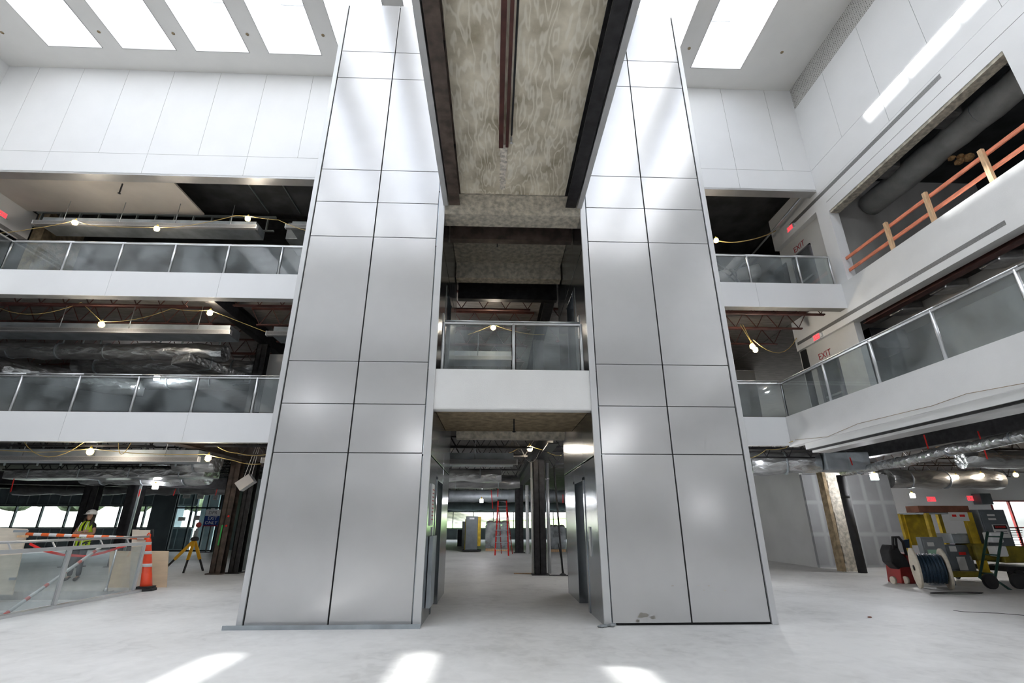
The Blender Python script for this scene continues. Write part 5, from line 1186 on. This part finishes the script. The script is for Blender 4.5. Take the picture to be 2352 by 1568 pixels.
xa = xz(2190, 1225)[0]; cabinet('flat metal box above the low cabinet in the cart', xa+.02, xa+.62, Y0+.1, Y0+.6, xz(2200, 1248)[1], xz(2200, 1225)[1], 'galv', (), grp='steel cabinets near the cart')
xa = xz(2248, 1215)[0]; xb = xz(2308, 1215)[0]
cb = cabinet('tall grey switch cabinet with red danger label, right of the yellow post', xa, xb, Y0-.15, Y0+.3, xz(2280, 1262)[1], xz(2265, 1172)[1]+.02, 'greybox', ((.42, .86, .22, .05, 'paper'), (.42, .76, .22, .05, 'paper'), (.62, .46, .44, .34, 'paper')), grp='steel cabinets near the cart')
zz = xz(2283, 1213)[1]; cx = xa+(xb-xa)*.62
q = MB(); q.box(cx-.19, cx+.19, Y0-.176, Y0-.172, zz-.02, zz+.09); dp = q.build('danger_header', 'rubber', cb)
text_part('DANGER', .075, 'redtape', cb, (cx, Y0-.180, zz+.035), (1, 0, 0), (0, 0, 1))
for k in range(2):
    q = MB(); q.box(cx-.16, cx+.16, Y0-.174, Y0-.171, zz-.09-k*.05, zz-.07-k*.05); q.build('printed_lines', 'inkgrey', cb)
# white paper sheet hung near top of the cart
xa = xz(2178, 1190)[0]; q = MB(); q.box(xa, xa+.55, Y0-.06, Y0-.05, xz(2190, 1196)[1], xz(2190, 1176)[1]); o = tag(q.build('sign_sheet', 'paper'), 'white notice sheet fixed across the top of the yellow cart', 'notice')
q = MB()
for k, c3 in enumerate(((.08, .2), (.3, .45))): q.box(xa+c3[0], xa+c3[1], Y0-.064, Y0-.06, xz(2190, 1184)[1]-.03, xz(2190, 1184)[1]+.03)
q.build('red_print', 'redtape', o)
for k, (px, py) in enumerate(((2257, 1233), (2268, 1264))):
    x, z = xz(px, py); q = MB(); q.box(x-.16, x+.16, Y0-.42, Y0-.17, z-.13, z+.13)
    tag(q.build('small_box', 'refl', bevel=.03), ['upper white rounded box fixed to the grey switch cabinet', 'lower white rounded box under the switch cabinet'][k], 'box', 'white rounded boxes')
x, z = xz(2262, 1290); q = MB(); q.box(x-.28, x+.35, Y0-.1, Y0+.5, .55, .98); tag(q.build('yellow_tank', 'olive', bevel=.06), 'dull yellow tank right of the cart post, below the white boxes', 'tank')
x, z = xz(2318, 1290); q = MB(); q.box(x-.3, x+.4, Y0-.2, Y0+.6, .5, .92); tag(q.build('yellow_tank', 'olive', bevel=.03), 'dull yellow bin near the right edge', 'bin')
x = xz(2320, 1330)[0]; q = MB(); q.box(xr+.25, x+.8, Y0-.4, Y0+.7, .3, .42); q.box(xr+.3, xr+.4, Y0-.4, Y0-.3, .1, .3)
t = tag(q.build('flat_trolley', 'darksteel', bevel=.01), 'low dark trolley carrying the yellow tanks at right edge', 'trolley')
for dx in (-.15, .3, .65): q = MB(); q.lathe((x+dx, Y0-.45, .17), [(.17, -.04), (.17, .04)], 16, 'x'); q.build('wheel', 'rubber', t)
# green hand truck
t = empty('hand_truck', (12.3, 12.6, 0), 'dark green hand truck with black wheels at the right edge', 'hand truck')
A = aY(2302, 1222, 13.1); B = aY(2285, 1330, 12.9)
for dy in (0, .4): q = MB(); q.tube([A+Vector((0, dy, 0)), B+Vector((0, dy, 0)), aY(2335, 1364, 12.4)+Vector((0, dy, 0))], .03, 8); q.build('frame_tube', 'dgreen', t)
q = MB()
for f in (.1, .5, .9): c = A.lerp(B, f); q.tube([c, c+Vector((0, .4, 0))], .02, 6)
q.build('cross_tube', 'dgreen', t)
for px, py in ((2279, 1349), (2342, 1348)):
    c = aY(px, py, 12.7); q = MB(); q.lathe((c.x, 12.7, .17), [(.17, -.045), (.17, .045)], 18, 'y'); q.build('wheel', 'rubber', t)
# cable spool
A = aY(2108, 1323, 12.9); B = A+Vector((.50, -.28, 0)); ax = (B-A); ax.z = 0; L = ax.length*1.02; ax.normalize(); R0 = .46
c0 = Vector((A.x, A.y, R0)); t = empty('cable_spool', (c0.x, c0.y, 0), 'wooden cable spool wound with blue-black cable, in front of the cart', 'cable spool')
def disc(c, d, r, th, mb, n=28): mb.tube([c-d*(th/2), c+d*(th/2)], r, n)
q = MB(); disc(c0, ax, R0, .045, q); q.build('flange', 'boardw', t)
q = MB(); disc(c0+ax*L, ax, R0, .045, q); q.build('flange', 'boardw', t)
q = MB(); disc(c0-ax*.03, ax, .06, .03, q, 12); q.build('hub', 'darksteel', t)
q = MB(); n = 26; pts = []
q.tube([c0+ax*.03, c0+ax*(L-.03)], .28, 24); q.build('core', 'bluecord', t)
u = Vector((0, 0, 1)); w = ax.cross(u); turns = 22; pts = []
for k in range(turns*16):
    a = 2*PI*k/16; f = k/(turns*16); pts.append(c0+ax*(.05+(L-.10)*f)+(u*math.cos(a)+w*math.sin(a))*(.31+.015*math.sin(f*40)))
q = MB(); q.tube(pts, .02, 6); q.build('wound_cable', 'bluecord', t)
cc = aZ(2215, 1363); q = MB(); q.tube([Vector((cc.x-.15+.62*math.cos(a), cc.y+.02+.14*math.sin(a), .012)) for a in [2*PI*k/30 for k in range(28)]], .010, 6)
tag(q.build('loose_cable', 'blackcord'), 'flat loop of black cable on the floor beside the spool', 'cable')
q = MB(); q.tube([aZ(2190, 1402), aZ(2215, 1405), aZ(2290, 1408), aZ(2352, 1413), aZ(2420, 1420)], .008, 5); tag(q.build('floor_crack_wire', 'blackcord'), 'thin dark wire lying on the floor at the lower right', 'wire')
q = MB(); c = aZ(1998, 1418); q.sphere((c.x, c.y, .008), .03, 7, 5, (1.3, .8, .4)); tag(q.build('debris_chip', 'hardboard'), 'tiny dark chip on the open floor right of the right tower', 'debris')
# red and black floor machine
bx = aZ(2085, 1343); t = empty('floor_machine', (bx.x, bx.y, 0), 'red and black walk-behind floor machine left of the cable spool', 'floor machine')
q = MB(); Xc, Yc = bx.x, bx.y+.3
def XZ(px, py): v = aY(px, py, Yc); return (v.x, Yc, v.z)
poly = [XZ(2066, 1300), XZ(2096, 1300), XZ(2106, 1342), XZ(2072, 1340)]; q.prism(poly, (0, .5, 0)); q.build('lower_body', 'redpaint', t, bevel=.02)
q = MB(); q.prism([XZ(2078, 1271), XZ(2114, 1271), XZ(2130, 1281), XZ(2130, 1300), XZ(2092, 1302)], (0, .55, 0)); q.build('upper_hood', 'redpaint', t, bevel=.02)
q = MB(); q.prism([XZ(2041, 1266), XZ(2046, 1250), XZ(2062, 1252), XZ(2070, 1268), XZ(2084, 1282), XZ(2094, 1304), XZ(2066, 1308), XZ(2048, 1292)], (0, .35, 0)); q.build('black_tank', 'rubber', t, bevel=.04)
q = MB(); q.tube([XZ(2052, 1262), XZ(2050, 1233), XZ(2064, 1233), XZ(2074, 1245), XZ(2082, 1275)], .035, 8); q.tube([XZ(2060, 1258), XZ(2057, 1234)], .03, 8); q.build('handle_arm', 'rubber', t)
q = MB(); q.prism([XZ(2074, 1240), XZ(2088, 1238), XZ(2090, 1258), XZ(2077, 1258)], (0, .04, 0)); q.build('control_panel', pm('dark_blue_panel', (.02, .05, .09), .5), t)
for px in (2070, 2100):
    v = aY(px, 1338, bx.y); q = MB(); q.lathe((v.x, bx.y+.25, .09), [(.09, -.03), (.09, .03)], 16, 'x'); q.build('wheel', 'boardw', t)
# far wall fittings
p = aY(2262, 1145, 25.5); q = MB(); q.box(p.x-.3, p.x+.3, 25.4, 25.89, p.z-.28, p.z+.26); q.lathe((p.x, 25.38, p.z), [(.2, 0), (.18, .02)], 20, 'y')
tag(q.build('wall_heater', 'greybox', bevel=.03), 'dark square unit heater high on the far white wall at right', 'heater')
m = MB(); a, b = aY(2104, 1165, 25.85), aY(2122, 1235, 25.85); m.box(a.x, b.x, 25.82, 25.88, 0, a.z); o = tag(m.build('grey_door', 'greydoor'), 'grey door in the far white wall behind the cart', 'door')
m = MB(); m.box(a.x-.08, a.x, 25.80, 25.89, 0, a.z+.08); m.box(b.x, b.x+.08, 25.80, 25.89, 0, a.z+.08); m.box(a.x, b.x, 25.80, 25.89, a.z, a.z+.08); m.build('door_frame', 'doorframe', o)
m = MB(); p = aY(2112, 1225, 20); m.bar(aY(2109, 1208, 20), aY(2116, 1232, 20), .16, .03, up=(0, 1, 0)); tag(m.build('orange_vest', 'orange'), 'orange vest or cover hanging left of the cart', 'vest')
for k in range(8):
    p = aY(2325, 1212+k*5.5, 24); 
    if k == 0: rk = empty('wire_rack', (p.x, 24, p.z), 'dark wire rack outside the red framed storefront', 'rack')
    m = MB(); m.bar((p.x-.45, 24, p.z), (p.x+.5, 24, p.z), .02, .03); m.build('bar', 'darksteel', rk)
m = MB(); p0 = aY(2325, 1250, 24); m.box(p0.x-.47, p0.x-.44, 23.98, 24.02, 0, aY(2325, 1212, 24).z); m.box(p0.x+.5, p0.x+.53, 23.98, 24.02, 0, aY(2325, 1212, 24).z); m.build('upright', 'darksteel', rk)
